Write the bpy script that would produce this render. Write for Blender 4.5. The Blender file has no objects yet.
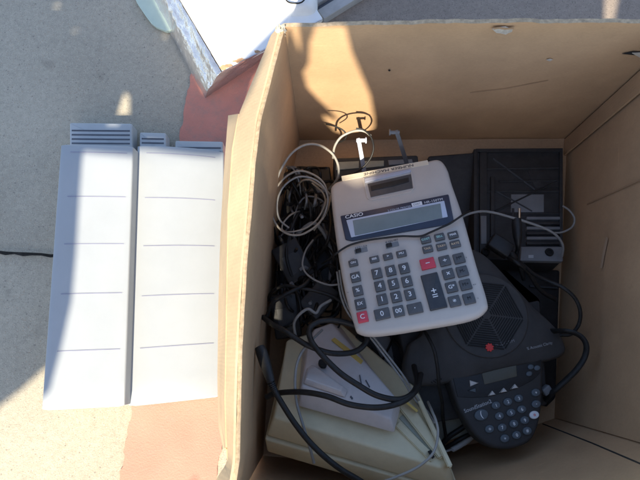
import bpy, bmesh, math, random
from mathutils import Vector, Matrix, geometry

# ------------------------------------------------------------------ camera
scene = bpy.context.scene
F, H = 540.0, 1.05                       # focal length in photo pixels (640 wide), camera height in metres
RC = Matrix(((0.9999, 0.0030, 0.0142), (0.0, 0.9777, -0.2100), (-0.0145, 0.2100, 0.9776)))
cam_d = bpy.data.cameras.new("camera"); cam = bpy.data.objects.new("camera", cam_d)
scene.collection.objects.link(cam)
cam_d.sensor_width = 36.0; cam_d.lens = F / 640.0 * 36.0
cam_d.clip_start = 0.02; cam_d.clip_end = 300.0
cam.matrix_world = Matrix.Translation((0, 0, H)) @ RC.to_4x4()
scene.camera = cam

# ------------------------------------------------------------------ daylight
SUN_EL, SUN_AZ = math.radians(47.0), math.radians(184.0)      # azimuth clockwise from +Y: behind the viewer
to_sun = Vector((math.sin(SUN_AZ) * math.cos(SUN_EL), math.cos(SUN_AZ) * math.cos(SUN_EL), math.sin(SUN_EL)))
world = bpy.data.worlds.new("World"); scene.world = world; world.use_nodes = True
wn = world.node_tree; bg = wn.nodes["Background"]
sky = wn.nodes.new("ShaderNodeTexSky"); sky.sky_type = 'NISHITA'; sky.sun_disc = False
sky.sun_elevation = SUN_EL; sky.sun_rotation = SUN_AZ
wn.links.new(sky.outputs[0], bg.inputs[0]); bg.inputs[1].default_value = 0.135
sun_d = bpy.data.lights.new("sun", 'SUN'); sun = bpy.data.objects.new("sun", sun_d)
scene.collection.objects.link(sun)
sun_d.energy = 4.3; sun_d.angle = math.radians(0.53); sun_d.color = (1.0, 0.89, 0.69)
sun.rotation_euler = to_sun.to_track_quat('Z', 'Y').to_euler()
vs = scene.view_settings
vs.view_transform = 'Standard'; vs.look = 'None'; vs.gamma = 1.0; vs.exposure = 1.15; vs.use_curve_mapping = False

# ------------------------------------------------------------------ helpers
col = scene.collection
rnd = random.Random(7)

def ray(px, py):
    return RC @ Vector((px - 320.0, 240.0 - py, -F))

def at(px, py, z):
    d = ray(px, py); t = (z - H) / d.z
    return Vector((0, 0, H)) + d * t

def onplane(px, py, o, n):
    d = ray(px, py); t = (Vector(o) - Vector((0, 0, H))).dot(n) / d.dot(n)
    return Vector((0, 0, H)) + d * t

class Frame:
    def __init__(s, o, x, y):
        s.o = Vector(o); s.n = Vector(x).cross(Vector(y)).normalized()
        s.x = Vector(x).normalized(); s.y = s.n.cross(s.x)
        s.m = Matrix.Translation(s.o) @ Matrix((s.x, s.y, s.n)).transposed().to_4x4()
        s.i = s.m.inverted()
    def uv(s, px, py, h=0.0):
        p = s.i @ onplane(px, py, s.o + s.n * h, s.n)
        return (p.x, p.y)

def tag(o, label=None, cat=None, group=None, kind=None):
    if label: o["label"] = label
    if cat: o["category"] = cat
    if group: o["group"] = group
    if kind: o["kind"] = kind
    return o

def empty(name, m):
    o = bpy.data.objects.new(name, None); col.objects.link(o)
    o.empty_display_size = 0.02
    o.matrix_world = m if isinstance(m, Matrix) else Matrix.Translation(m)
    return o

def link(name, bm, mats, parent=None, smooth=None, m=None):
    me = bpy.data.meshes.new(name)
    bmesh.ops.recalc_face_normals(bm, faces=bm.faces)
    if smooth is not None:
        for f in bm.faces: f.smooth = True
    bm.to_mesh(me); bm.free()
    if smooth is not None: me.set_sharp_from_angle(angle=math.radians(smooth))
    for mm in (mats if isinstance(mats, (list, tuple)) else [mats]): me.materials.append(mm)
    o = bpy.data.objects.new(name, me); col.objects.link(o)
    if parent: o.parent = parent
    if m: o.matrix_basis = m
    return o

def poly_area(pts):
    return 0.5 * sum(pts[i][0] * pts[(i + 1) % len(pts)][1] - pts[(i + 1) % len(pts)][0] * pts[i][1] for i in range(len(pts)))

def inset(pts, d):
    n = len(pts); out = []
    for i in range(n):
        a, b, c = Vector(pts[i - 1]).to_2d(), Vector(pts[i]).to_2d(), Vector(pts[(i + 1) % n]).to_2d()
        e1, e2 = (b - a).normalized(), (c - b).normalized()
        n1, n2 = Vector((-e1.y, e1.x)), Vector((-e2.y, e2.x))
        k = (n1 + n2); k = k / max(0.35, k.dot(k) / 2) if k.length > 1e-6 else n1
        out.append((b.x + k.x * d, b.y + k.y * d))
    return out

def rounded(pts, r, seg=4):
    n = len(pts); out = []
    for i in range(n):
        rr = r[i] if isinstance(r, (list, tuple)) else r
        a, b, c = Vector(pts[i - 1]).to_2d(), Vector(pts[i]).to_2d(), Vector(pts[(i + 1) % n]).to_2d()
        d1, d2 = (a - b), (c - b)
        q = min(rr, d1.length * .45, d2.length * .45)
        p1, p2 = b + d1.normalized() * q, b + d2.normalized() * q
        for k in range(seg + 1):
            t = k / seg
            v = p1 * (1 - t) ** 2 + b * 2 * t * (1 - t) + p2 * t * t
            out.append((v.x, v.y))
    return out

def smooth_loop(pts, n=8):
    out = []; m = len(pts)
    for i in range(m):
        p0, p1, p2, p3 = [Vector(pts[(i + k) % m]) for k in (-1, 0, 1, 2)]
        for k in range(n):
            t = k / n
            out.append(tuple(0.5 * ((2 * p1) + (p2 - p0) * t + (2 * p0 - 5 * p1 + 4 * p2 - p3) * t * t + (3 * p1 - p0 - 3 * p2 + p3) * t ** 3)))
    return out

def loft(bm, rings, mi=0, cap0=True, cap1=True):
    vv = [[bm.verts.new(p) for p in r] for r in rings]
    n = len(rings[0]); fs = []
    for a, b in zip(vv, vv[1:]):
        for i in range(n):
            j = (i + 1) % n
            fs.append(bm.faces.new((a[i], a[j], b[j], b[i])))
    if cap0: fs.append(bm.faces.new(vv[0][::-1]))
    if cap1: fs.append(bm.faces.new(vv[-1]))
    for f in fs: f.material_index = mi
    return fs

def prism(bm, pts, z0, z1, bev=0.0, mi=0, slope=None):
    """upright prism of a 2D outline, its top edge rounded by bev"""
    if poly_area(pts) < 0: pts = pts[::-1]
    zt = slope or (lambda x, y: 0.0)
    def ring(p, z): return [(x, y, z + zt(x, y)) for x, y in p]
    rings = [ring(pts, z0)]
    if bev > 0:
        for a in (0, 30, 60, 90):
            q = bev * (1 - math.cos(math.radians(a)))
            rings.append(ring(inset(pts, q) if a else pts, z1 - bev + bev * math.sin(math.radians(a))))
    else:
        rings.append(ring(pts, z1))
    return loft(bm, rings, mi)

def box(bm, c, s, bev=0.0, mi=0, m=None):
    x, y, z = s[0] / 2, s[1] / 2, s[2] / 2
    b2 = bmesh.new(); bmesh.ops.create_cube(b2, size=1.0)
    for v in b2.verts: v.co = Vector((v.co.x * s[0], v.co.y * s[1], v.co.z * s[2]))
    if bev: bmesh.ops.bevel(b2, geom=b2.edges[:], offset=bev, segments=2, affect='EDGES', profile=0.5)
    if m is None: m = Matrix.Identity(4)
    mp = {}
    for v in b2.verts: mp[v] = bm.verts.new(m @ (v.co + Vector(c)))
    for f in b2.faces:
        g = bm.faces.new([mp[v] for v in f.verts]); g.material_index = mi
    b2.free()

def ellipse(cx, cy, rx, ry, n=20, rot=0.0):
    return [(cx + rx * math.cos(a) * math.cos(rot) - ry * math.sin(a) * math.sin(rot),
             cy + rx * math.cos(a) * math.sin(rot) + ry * math.sin(a) * math.cos(rot)) for a in [2 * math.pi * k / n for k in range(n)]]

def catmull(P, n=8):
    P = [Vector(p) for p in P]; Q = [P[0] * 2 - P[1]] + P + [P[-1] * 2 - P[-2]]; out = []
    for i in range(1, len(Q) - 2):
        p0, p1, p2, p3 = Q[i - 1:i + 3]
        for k in range(n):
            t = k / n
            out.append(0.5 * ((2 * p1) + (p2 - p0) * t + (2 * p0 - 5 * p1 + 4 * p2 - p3) * t * t + (3 * p1 - p0 - 3 * p2 + p3) * t ** 3))
    out.append(P[-1]); return out

def tube(bm, P, r, seg=8, mi=0, flat=1.0):
    """sweep a round section along points; r is a number or one radius per point"""
    n = len(P); rings = []; up = None
    for i in range(n):
        t = (P[min(i + 1, n - 1)] - P[max(i - 1, 0)]).normalized()
        if up is None:
            up = t.orthogonal().normalized()
            if abs(t.z) < .9: up = (Vector((0, 0, 1)) - t * t.z).normalized()
        up = (up - t * up.dot(t)).normalized(); sd = t.cross(up)
        rr = r[i] if isinstance(r, (list, tuple)) else r
        rings.append([P[i] + up * math.cos(a) * rr + sd * math.sin(a) * rr * flat for a in [2 * math.pi * k / seg for k in range(seg)]])
    loft(bm, rings, mi)

_tc = {}
def text_geo(s):
    if s not in _tc:
        cu = bpy.data.curves.new("t", 'FONT'); cu.body = s; cu.align_x = 'CENTER'; cu.align_y = 'CENTER'; cu.resolution_u = 3
        ob = bpy.data.objects.new("t", cu); col.objects.link(ob)
        dg = bpy.context.evaluated_depsgraph_get(); me = bpy.data.meshes.new_from_object(ob.evaluated_get(dg))
        _tc[s] = ([v.co.copy() for v in me.vertices], [tuple(p.vertices) for p in me.polygons])
        bpy.data.objects.remove(ob); bpy.data.meshes.remove(me); bpy.data.curves.remove(cu)
    return _tc[s]

def write(bm, s, x, y, z, size, rot=0.0, mi=1, sx=1.0, bold=0.0):
    vs_, fs_ = text_geo(s); c, sn = math.cos(rot), math.sin(rot)
    xs = [v.x for v in vs_]; ys = [v.y for v in vs_]; ox, oy = (max(xs) + min(xs)) / 2, (max(ys) + min(ys)) / 2
    offs = [(0, 0)] if not bold else [(0, 0), (bold, 0), (0, bold)]
    for k, (bx_, by_) in enumerate(offs):
        vv = []
        for v in vs_:
            a, b = (v.x - ox) * size * sx + bx_, (v.y - oy) * size + by_
            vv.append(bm.verts.new((x + a * c - b * sn, y + a * sn + b * c, z + k * 0.00003)))
        for f in fs_:
            try: g = bm.faces.new([vv[i] for i in f]); g.material_index = mi
            except ValueError: pass

# ------------------------------------------------------------------ materials
def mat(name, base, rough=.5, spec=.5, metal=0.0, var=.12, scale=30.0, bump=0.0, bscale=200.0, coat=0.0, dust=0.0, dustcol=(.35, .33, .3), trans=0.0):
    m = bpy.data.materials.new(name); m.use_nodes = True; nt = m.node_tree; b = nt.nodes["Principled BSDF"]
    b.inputs["Roughness"].default_value = rough; b.inputs["Metallic"].default_value = metal
    b.inputs["Specular IOR Level"].default_value = spec; b.inputs["Coat Weight"].default_value = coat
    tc = nt.nodes.new("ShaderNodeTexCoord")
    nz = nt.nodes.new("ShaderNodeTexNoise"); nz.inputs["Scale"].default_value = scale; nz.inputs["Detail"].default_value = 6; nz.inputs["Roughness"].default_value = .65
    nt.links.new(tc.outputs["Object"], nz.inputs["Vector"])
    cr = nt.nodes.new("ShaderNodeValToRGB"); cr.color_ramp.elements[0].position = .3; cr.color_ramp.elements[1].position = .7
    cr.color_ramp.elements[0].color = tuple(c * (1 - var) for c in base) + (1,)
    cr.color_ramp.elements[1].color = tuple(min(1, c * (1 + var)) for c in base) + (1,)
    nt.links.new(nz.outputs["Fac"], cr.inputs["Fac"]); out = cr.outputs["Color"]
    if dust:
        n2 = nt.nodes.new("ShaderNodeTexNoise"); n2.inputs["Scale"].default_value = scale * 2.3; n2.inputs["Detail"].default_value = 8; n2.inputs["Roughness"].default_value = .75
        nt.links.new(tc.outputs["Object"], n2.inputs["Vector"])
        r2 = nt.nodes.new("ShaderNodeMapRange"); r2.inputs[1].default_value = .45; r2.inputs[2].default_value = .8; r2.inputs[3].default_value = 0; r2.inputs[4].default_value = dust
        nt.links.new(n2.outputs["Fac"], r2.inputs[0])
        mx = nt.nodes.new("ShaderNodeMix"); mx.data_type = 'RGBA'; mx.inputs[7].default_value = dustcol + (1,)
        nt.links.new(r2.outputs[0], mx.inputs[0]); nt.links.new(out, mx.inputs[6]); out = mx.outputs[2]
        rr = nt.nodes.new("ShaderNodeMapRange"); rr.inputs[1].default_value = .3; rr.inputs[2].default_value = .75; rr.inputs[3].default_value = max(.05, rough - .12); rr.inputs[4].default_value = min(1, rough + .2)
        nt.links.new(n2.outputs["Fac"], rr.inputs[0]); nt.links.new(rr.outputs[0], b.inputs["Roughness"])
    nt.links.new(out, b.inputs["Base Color"])
    if trans: b.inputs["Transmission Weight"].default_value = trans
    if bump:
        n3 = nt.nodes.new("ShaderNodeTexNoise"); n3.inputs["Scale"].default_value = bscale; n3.inputs["Detail"].default_value = 4
        nt.links.new(tc.outputs["Object"], n3.inputs["Vector"])
        bp = nt.nodes.new("ShaderNodeBump"); bp.inputs["Strength"].default_value = bump; bp.inputs["Distance"].default_value = .001
        nt.links.new(n3.outputs["Fac"], bp.inputs["Height"]); nt.links.new(bp.outputs[0], b.inputs["Normal"])
    return m

def concrete_mat(name, c0, c1, pebbles, paint=None):
    m = bpy.data.materials.new(name); m.use_nodes = True; nt = m.node_tree; N = nt.nodes; L = nt.links
    b = N["Principled BSDF"]; b.inputs["Roughness"].default_value = .92; b.inputs["Specular IOR Level"].default_value = .2
    tc = N.new("ShaderNodeTexCoord")
    def noise(sc, det=6, ro=.6):
        n = N.new("ShaderNodeTexNoise"); n.inputs["Scale"].default_value = sc; n.inputs["Detail"].default_value = det; n.inputs["Roughness"].default_value = ro
        L.new(tc.outputs["Object"], n.inputs["Vector"]); return n
    def mix(f, a, c):
        x = N.new("ShaderNodeMix"); x.data_type = 'RGBA'
        if isinstance(f, float): x.inputs[0].default_value = f
        else: L.new(f, x.inputs[0])
        for k, s in ((6, a), (7, c)):
            if isinstance(s, tuple): x.inputs[k].default_value = s + (1,)
            else: L.new(s, x.inputs[k])
        return x.outputs[2]
    def rng(s, a, b_, lo=0.0, hi=1.0):
        r = N.new("ShaderNodeMapRange"); r.inputs[1].default_value = a; r.inputs[2].default_value = b_; r.inputs[3].default_value = lo; r.inputs[4].default_value = hi
        L.new(s, r.inputs[0]); return r.outputs[0]
    base = mix(rng(noise(3.5, 8).outputs["Fac"], .3, .7), c0, c1)
    base = mix(rng(noise(90, 4).outputs["Fac"], .35, .7, 0, .35), base, tuple(x * .6 for x in c0))
    vals = []
    for sc, thr, colr, amt in pebbles:
        v = N.new("ShaderNodeTexVoronoi"); v.inputs["Scale"].default_value = sc; L.new(tc.outputs["Object"], v.inputs["Vector"])
        sep = N.new("ShaderNodeSeparateColor"); L.new(v.outputs["Color"], sep.inputs[0])
        near = rng(v.outputs["Distance"], .30, .42, 1, 0)
        pick = rng(sep.outputs[0], thr, thr + .02)
        mm = N.new("ShaderNodeMath"); mm.operation = 'MULTIPLY'; L.new(near, mm.inputs[0]); L.new(pick, mm.inputs[1])
        m2 = N.new("ShaderNodeMath"); m2.operation = 'MULTIPLY'; L.new(mm.outputs[0], m2.inputs[0]); m2.inputs[1].default_value = amt
        base = mix(m2.outputs[0], base, colr); vals.append(mm.outputs[0])
    if paint:
        w = noise(55, 8, .7).outputs["Fac"]; w2 = noise(6, 5).outputs["Fac"]
        ad = N.new("ShaderNodeMath"); ad.operation = 'MULTIPLY_ADD'; L.new(w2, ad.inputs[0]); ad.inputs[1].default_value = .6; L.new(w, ad.inputs[2])
        pc = mix(rng(noise(9, 6).outputs["Fac"], .3, .7), paint, tuple(min(1, x * 1.18) for x in paint))
        base = mix(rng(ad.outputs[0], .92, 1.12, .88, .35), base, pc) if False else mix(rng(ad.outputs[0], .80, 1.08, .97, .5), base, pc)
    # old stains
    base = mix(rng(noise(11, 3, .4).outputs["Fac"], .66, .74, 0, .35), base, tuple(x * .35 for x in c0))
    L.new(base, b.inputs["Base Color"])
    bp = N.new("ShaderNodeBump"); bp.inputs["Strength"].default_value = .6; bp.inputs["Distance"].default_value = .0015
    L.new(noise(320, 3).outputs["Fac"], bp.inputs["Height"]); L.new(bp.outputs[0], b.inputs["Normal"])
    return m

def cardboard_mat(name, c, horizontal=True, flute=.02):
    m = bpy.data.materials.new(name); m.use_nodes = True; nt = m.node_tree; N = nt.nodes; L = nt.links
    b = N["Principled BSDF"]; b.inputs["Roughness"].default_value = .82; b.inputs["Specular IOR Level"].default_value = .22
    tc = N.new("ShaderNodeTexCoord")
    def noise(sc, det=6, ro=.6, vec=None):
        n = N.new("ShaderNodeTexNoise"); n.inputs["Scale"].default_value = sc; n.inputs["Detail"].default_value = det; n.inputs["Roughness"].default_value = ro
        L.new(vec or tc.outputs["Object"], n.inputs["Vector"]); return n.outputs["Fac"]
    def ramp(s, a, b_, lo, hi):
        r = N.new("ShaderNodeMapRange"); r.inputs[1].default_value = a; r.inputs[2].default_value = b_; r.inputs[3].default_value = lo; r.inputs[4].default_value = hi
        L.new(s, r.inputs[0]); return r.outputs[0]
    def mul(col_, f):
        x = N.new("ShaderNodeVectorMath"); x.operation = 'SCALE'; L.new(col_, x.inputs[0]); L.new(f, x.inputs[3]); return x.outputs[0]
    rgb = N.new("ShaderNodeRGB"); rgb.outputs[0].default_value = c + (1,)
    mp = N.new("ShaderNodeMapping"); mp.inputs["Scale"].default_value = (1, 1, 6); L.new(tc.outputs["Object"], mp.inputs["Vector"])
    o = mul(rgb.outputs[0], ramp(noise(5, 7, .62), .28, .72, .80, 1.15))
    o = mul(o, ramp(noise(240, 4, .7, mp.outputs[0]), .3, .7, .92, 1.08))
    o = mul(o, ramp(noise(28, 8, .75), .62, .76, 1.0, .80))
    # scuffs: pale scratches
    mp2 = N.new("ShaderNodeMapping"); mp2.inputs["Scale"].default_value = (14, 14, 90); mp2.inputs["Rotation"].default_value = (.5, .7, .3); L.new(tc.outputs["Object"], mp2.inputs["Vector"])
    o = mul(o, ramp(noise(1.2, 3, .5, mp2.outputs[0]), .70, .78, 1.0, 1.14))
    L.new(o, b.inputs["Base Color"])
    wv = N.new("ShaderNodeTexWave"); wv.wave_type = 'BANDS'; wv.bands_direction = 'X' if not horizontal else 'Y'
    wv.inputs["Scale"].default_value = 60; wv.inputs["Distortion"].default_value = .6; L.new(tc.outputs["Object"], wv.inputs["Vector"])
    ad = N.new("ShaderNodeMath"); ad.operation = 'MULTIPLY_ADD'; L.new(wv.outputs["Fac"], ad.inputs[0]); ad.inputs[1].default_value = flute; L.new(noise(10, 7, .6), ad.inputs[2])
    bp = N.new("ShaderNodeBump"); bp.inputs["Strength"].default_value = .35; bp.inputs["Distance"].default_value = .006
    L.new(ad.outputs[0], bp.inputs["Height"]); L.new(bp.outputs[0], b.inputs["Normal"])
    return m

M = {}
M['concrete'] = concrete_mat("exposed_concrete", (.39, .35, .275), (.50, .45, .355),
    [(420, .5, (.60, .53, .42), .5), (380, .72, (.20, .185, .165), .5), (300, .88, (.42, .28, .18), .4), (220, .955, (.13, .12, .11), .5)])
M['brown_ground'] = concrete_mat("darker_brown_concrete", (.25, .205, .17), (.33, .27, .22),
    [(420, .5, (.38, .32, .27), .5), (330, .75, (.11, .095, .08), .55)])
M['paint'] = concrete_mat("worn_red_paint", (.30, .24, .20), (.36, .29, .24),
    [(420, .7, (.52, .42, .34), .4), (300, .9, (.2, .14, .12), .5)], paint=(.58, .235, .175))
M['joint'] = mat("joint_dirt", (.03, .028, .025), .95, .1, var=.5, scale=60)
M['card'] = cardboard_mat("brown_cardboard", (.52, .335, .19))
M['card_in'] = cardboard_mat("brown_cardboard_side", (.52, .335, .19), horizontal=False)
M['card_out'] = cardboard_mat("pale_cardboard", (.61, .455, .29))
M['card_shade'] = cardboard_mat('creased_cardboard', (.42, .27, .155))
M['card_scuff'] = cardboard_mat('scuffed_cardboard', (.54, .385, .25))
M['card_edge'] = mat("torn_cardboard_edge", (.46, .35, .23), .9, .15, var=.3, scale=160)
M['paper'] = mat("torn_paper", (.50, .45, .38), .9, .15, var=.25, scale=120)
M['white_cover'] = mat("white_plastic", (.36, .385, .41), .42, .4, var=.04, scale=9, dust=.10, dustcol=(.33, .33, .31), bump=.08, bscale=900)
M['grey_plastic'] = mat("grey_plastic", (.43, .45, .46), .5, .4, var=.06, scale=20, bump=.1, bscale=900)
M['slot'] = mat("slot_dark", (.10, .11, .13), .7, .3)
M['line'] = mat("faint_line", (.25, .26, .34), .6, .3)
M['calc'] = mat("silver_grey_plastic", (.55, .49, .43), .45, .45, var=.04, scale=25, bump=.12, bscale=1100, dust=.12, dustcol=(.5, .46, .4))
M['calc_side'] = mat("calculator_base_plastic", (.30, .29, .28), .5, .4)
M['bezel'] = mat("navy_bezel", (.035, .045, .075), .25, .5, var=.1)
M['lcd_frame'] = mat("pale_blue_surround", (.55, .60, .70), .3, .5, var=.03)
M['lcd'] = mat("lcd_glass", (.20, .235, .225), .16, .6, var=.14, scale=14)
M['key'] = mat("charcoal_key", (.085, .088, .092), .45, .45, var=.1, bump=.1, bscale=1500, dust=.15)
M['key_dark'] = mat("black_key", (.035, .038, .045), .35, .5, dust=.1)
M['key_red'] = mat("red_key", (.62, .055, .085), .4, .5, var=.06)
M['white_ink'] = mat("white_ink", (.80, .80, .80), .6, .3, var=.02)
M['green_ink'] = mat("pale_green_ink", (.42, .70, .62), .6, .3, var=.02)
M['orange_ink'] = mat("tan_ink", (.66, .48, .30), .6, .3, var=.02)
M['dark_ink'] = mat("dark_ink", (.05, .05, .06), .6, .3, var=.02)
M['label_cream'] = mat("cream_label_tape", (.72, .62, .47), .55, .35, var=.05)
M['window'] = mat("smoked_window", (.085, .08, .08), .3, .3, var=.2)
M['window_lip'] = mat("window_lip", (.42, .43, .50), .25, .5, var=.04)
M['phone'] = mat("black_phone_plastic", (.062, .059, .057), .6, .32, var=.15, bump=.25, bscale=1300, dust=.10, dustcol=(.12, .12, .12))
M['phone_pod'] = mat("black_keypad_plastic", (.045, .043, .042), .55, .32, var=.15, bump=.2, bscale=1300, dust=.08, dustcol=(.12, .12, .12))
M['phone_key'] = mat("slate_phone_key", (.085, .105, .12), .4, .5)
M['phone_lcd'] = mat("olive_lcd", (.105, .10, .075), .35, .3)
M['phone_red'] = mat("red_emblem", (.75, .04, .03), .4, .5, var=.03)
M['phone_txt'] = mat("grey_print", (.26, .26, .27), .6, .3)
M['phone_txt2'] = mat("pale_print", (.45, .46, .47), .6, .3)
M['arrow'] = mat("pale_key", (.60, .58, .54), .5, .4, var=.04)
M['black'] = mat("black_plastic", (.018, .0175, .018), .42, .36, var=.2, bump=.12, bscale=900, dust=.2, dustcol=(.10, .10, .10))
M['black2'] = mat("matt_black_plastic", (.030, .031, .033), .55, .45, var=.2, dust=.3, dustcol=(.13, .13, .125))
M['dgrey'] = mat("dark_grey_plastic", (.19, .20, .21), .5, .45, var=.12, dust=.2)
M['black_cord'] = mat("black_rubber_cord", (.014, .0135, .013), .45, .32, var=.3, scale=60, dust=.25, dustcol=(.10, .095, .09))
M['grey_cord'] = mat("grey_cord", (.27, .265, .25), .45, .45, var=.12, scale=60)
M['tan_cord'] = mat("beige_grey_cord", (.33, .29, .235), .45, .45, var=.12, scale=60)
M['white_cord'] = mat("white_cord", (.34, .32, .28), .4, .45, var=.06, scale=60)
M['beige'] = mat("aged_beige_plastic", (.70, .615, .405), .5, .4, var=.06, scale=15, bump=.12, bscale=1000, dust=.2, dustcol=(.33, .28, .2))
M['lilac'] = mat("greyish_lilac_plastic", (.62, .575, .555), .5, .4, var=.05, scale=15, bump=.12, bscale=1000, dust=.25, dustcol=(.40, .35, .29))
M['yellow'] = mat("yellow_sticker", (.62, .44, .12), .6, .3, var=.1)
M['rubber'] = mat("black_rubber", (.02, .02, .02), .8, .3)
M['olive'] = mat("pale_green_grey_plastic", (.36, .37, .30), .5, .4, var=.12, dust=.3, dustcol=(.2, .17, .12))
M['metal'] = mat("dull_metal", (.55, .55, .56), .3, .5, metal=1.0)
M['copper'] = mat("brass_pin", (.75, .48, .28), .3, .5, metal=1.0)
M['white_panel'] = mat("white_enamel", (.84, .84, .83), .35, .45, var=.03)
M['rust'] = mat("rust_stain", (.50, .30, .17), .8, .2, var=.35, scale=60)
M['wrap'] = mat("crumpled_clear_wrap", (.55, .555, .57), .12, .6, metal=.8, var=.2, scale=14, bump=1.0, bscale=70)
M['wrap'].node_tree.nodes["Principled BSDF"].inputs["Coat Weight"].default_value = .6
for n_ in M['wrap'].node_tree.nodes:
    if n_.type == 'BUMP': n_.inputs['Distance'].default_value = .004
M['glass'] = mat("green_glass_edge", (.50, .60, .51), .15, .6, var=.05)
M['ash'] = mat("weathered_grey_paint", (.42, .41, .40), .7, .3, var=.15)
M['blocker'] = mat("dark_blocker", (.05, .05, .055), .9, .1)  # for the added sheet that blocks the sun

# ------------------------------------------------------------------ the ground
def sheet(name, pts, z, m, kind='structure'):
    bm = bmesh.new(); bm.faces.new([bm.verts.new((p[0], p[1], z)) for p in pts])
    o = link(name, bm, m); o["kind"] = kind; return o
sheet("ground", [(-60, -60), (60, -60), (60, 60), (-60, 60)], 0.0, M['concrete'])
def strip_edge(ax, bx_, lo, hi, jit, n=120):
    out = []
    for k in range(n + 1):
        t = k / n; y = lo + (hi - lo) * t
        out.append((ax + (bx_ - ax) * (y + .221) / .796 + rnd.uniform(-jit, jit), y))
    return out
le = strip_edge(-.380, -.292, -3.0, 3.0, .0025, 700); re_ = strip_edge(-.203, -.115, -3.0, 3.0, .0025, 700)
bm = bmesh.new()
for i in range(len(le) - 1):
    bm.faces.new([bm.verts.new((p[0], p[1], .004)) for p in (le[i], re_[i], re_[i + 1], le[i + 1])])
bmesh.ops.remove_doubles(bm, verts=bm.verts, dist=1e-5)
link("painted_strip", bm, M['paint'])["kind"] = "structure"
bm = bmesh.new(); prev = None
a0, a1 = at(0, 253, 0), at(52, 256, 0); dj = (a1 - a0).normalized()
for k in range(240):
    c = a0 + dj * (-2.0 + k * .018); w = .0022 + rnd.random() * .0022; c.y += rnd.uniform(-.0012, .0012)
    cur = (bm.verts.new((c.x, c.y - w, .008)), bm.verts.new((c.x, c.y + w, .008)))
    if prev: bm.faces.new((prev[0], cur[0], cur[1], prev[1]))
    prev = cur
link("pavement_joint", bm, M['joint'])["kind"] = "structure"

sheet("brown_pavement", [(-.03, .63), (8, .63), (8, 9), (-.9, 9)], .004, M['brown_ground'])  # darker, browner variant of the ground beyond the box
# ------------------------------------------------------------------ added unseen sheet overhead, cut out to shape the shade and sun patches
ZC = 1.45
def S(px, py, z):
    p = at(px, py, z); k = (ZC - p.z) / to_sun.z
    q = p + to_sun * k
    return (q.x, q.y)
yw = 0.433
def SW(px, py):                        # a point of the far wall's inner face
    d = ray(px, py); p = Vector((0, 0, H)) + d * (yw / d.y); k = (ZC - p.z) / to_sun.z; q = p + to_sun * k
    return (q.x, q.y)
edge = [S(-90, 440, 0), S(0, 405, 0), S(22, 388, 0), S(43, 369, 0), S(50, 390, .10), S(62, 345, .10), S(72, 300, .10), S(76, 255, .10), S(79, 205, .10), S(82, 160, .10),
        S(84, 150, .10), S(150, 153, .085), S(221, 157, .05), S(225, 152, .12), S(228, 118, .20), S(241, 108, .36), S(254, 84, .38), S(268, 48, .385)]
foam = [S(205, 94, 0), S(180, 52, .02), S(155, 3, .02), S(128, -70, .02), S(322, -70, .05), S(319, -5, .05), S(317, 14, .05)]
edge2 = [S(290, 27.5, .40), S(285, 33, .40), S(262, 120, .40), S(253, 210, .40), S(246, 300, .40), S(242, 400, .40), S(240, 470, .40), S(236, 540, .40), S(234, 600, .40)]
hole = [SW(316, 24), SW(345, 24), SW(351, 49), SW(362, 75), SW(370, 94), SW(374, 116), SW(374, 128), SW(368, 134), SW(356, 136), SW(345, 135), SW(335, 132), SW(326, 122), SW(322, 113), SW(337, 120), SW(329, 110), SW(319, 101), SW(308, 89), SW(303, 72), SW(309, 62), SW(310, 41)]
beam = [S(116.5, 117, 0), S(124.5, 92, 0), S(129.5, 95, 0), S(129.5, 117, 0)]
slit = [S(603, 26, 0), S(612, 26, 0), S(619, -10, 0), S(604, -10, 0)]
spots = [ellipse(*S(57, 6, 0), .012, .006), ellipse(*S(75, 31, 0), .012, .005), ellipse(*S(165, 36, 0), .008, .006)]
lo = S(-90, 440, 0); big = [( -1.75, lo[1]), ( -1.75, S(0, -140, 0)[1]), (1.0, S(0, -140, 0)[1]), (1.0, S(0, 600, .4)[1])]
outer = big[::-1]
def sun_blocker():
    cu = bpy.data.curves.new("sun_blocker", 'CURVE'); cu.dimensions = '2D'; cu.fill_mode = 'BOTH'; cu.extrude = .004
    # clockwise: down the open strip, round the gap over the foam, back down to the near edge
    loop = edge + foam + edge2
    loops = [[big[0]] + loop + [big[3], big[2], big[1]], hole, slit, beam] + spots
    for lp in loops:
        sp = cu.splines.new('POLY'); sp.points.add(len(lp) - 1); sp.use_cyclic_u = True
        for p, q in zip(sp.points, lp): p.co = (q[0], q[1], 0, 1)
    ob = bpy.data.objects.new("sun_blocker", cu); col.objects.link(ob)
    dg = bpy.context.evaluated_depsgraph_get(); me = bpy.data.meshes.new_from_object(ob.evaluated_get(dg))
    bpy.data.objects.remove(ob)
    me.materials.clear(); me.materials.append(M['blocker'])
    o = bpy.data.objects.new("sun_blocker", me); col.objects.link(o); o.location = (0, 0, ZC); o["kind"] = "structure"
sun_blocker()

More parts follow.
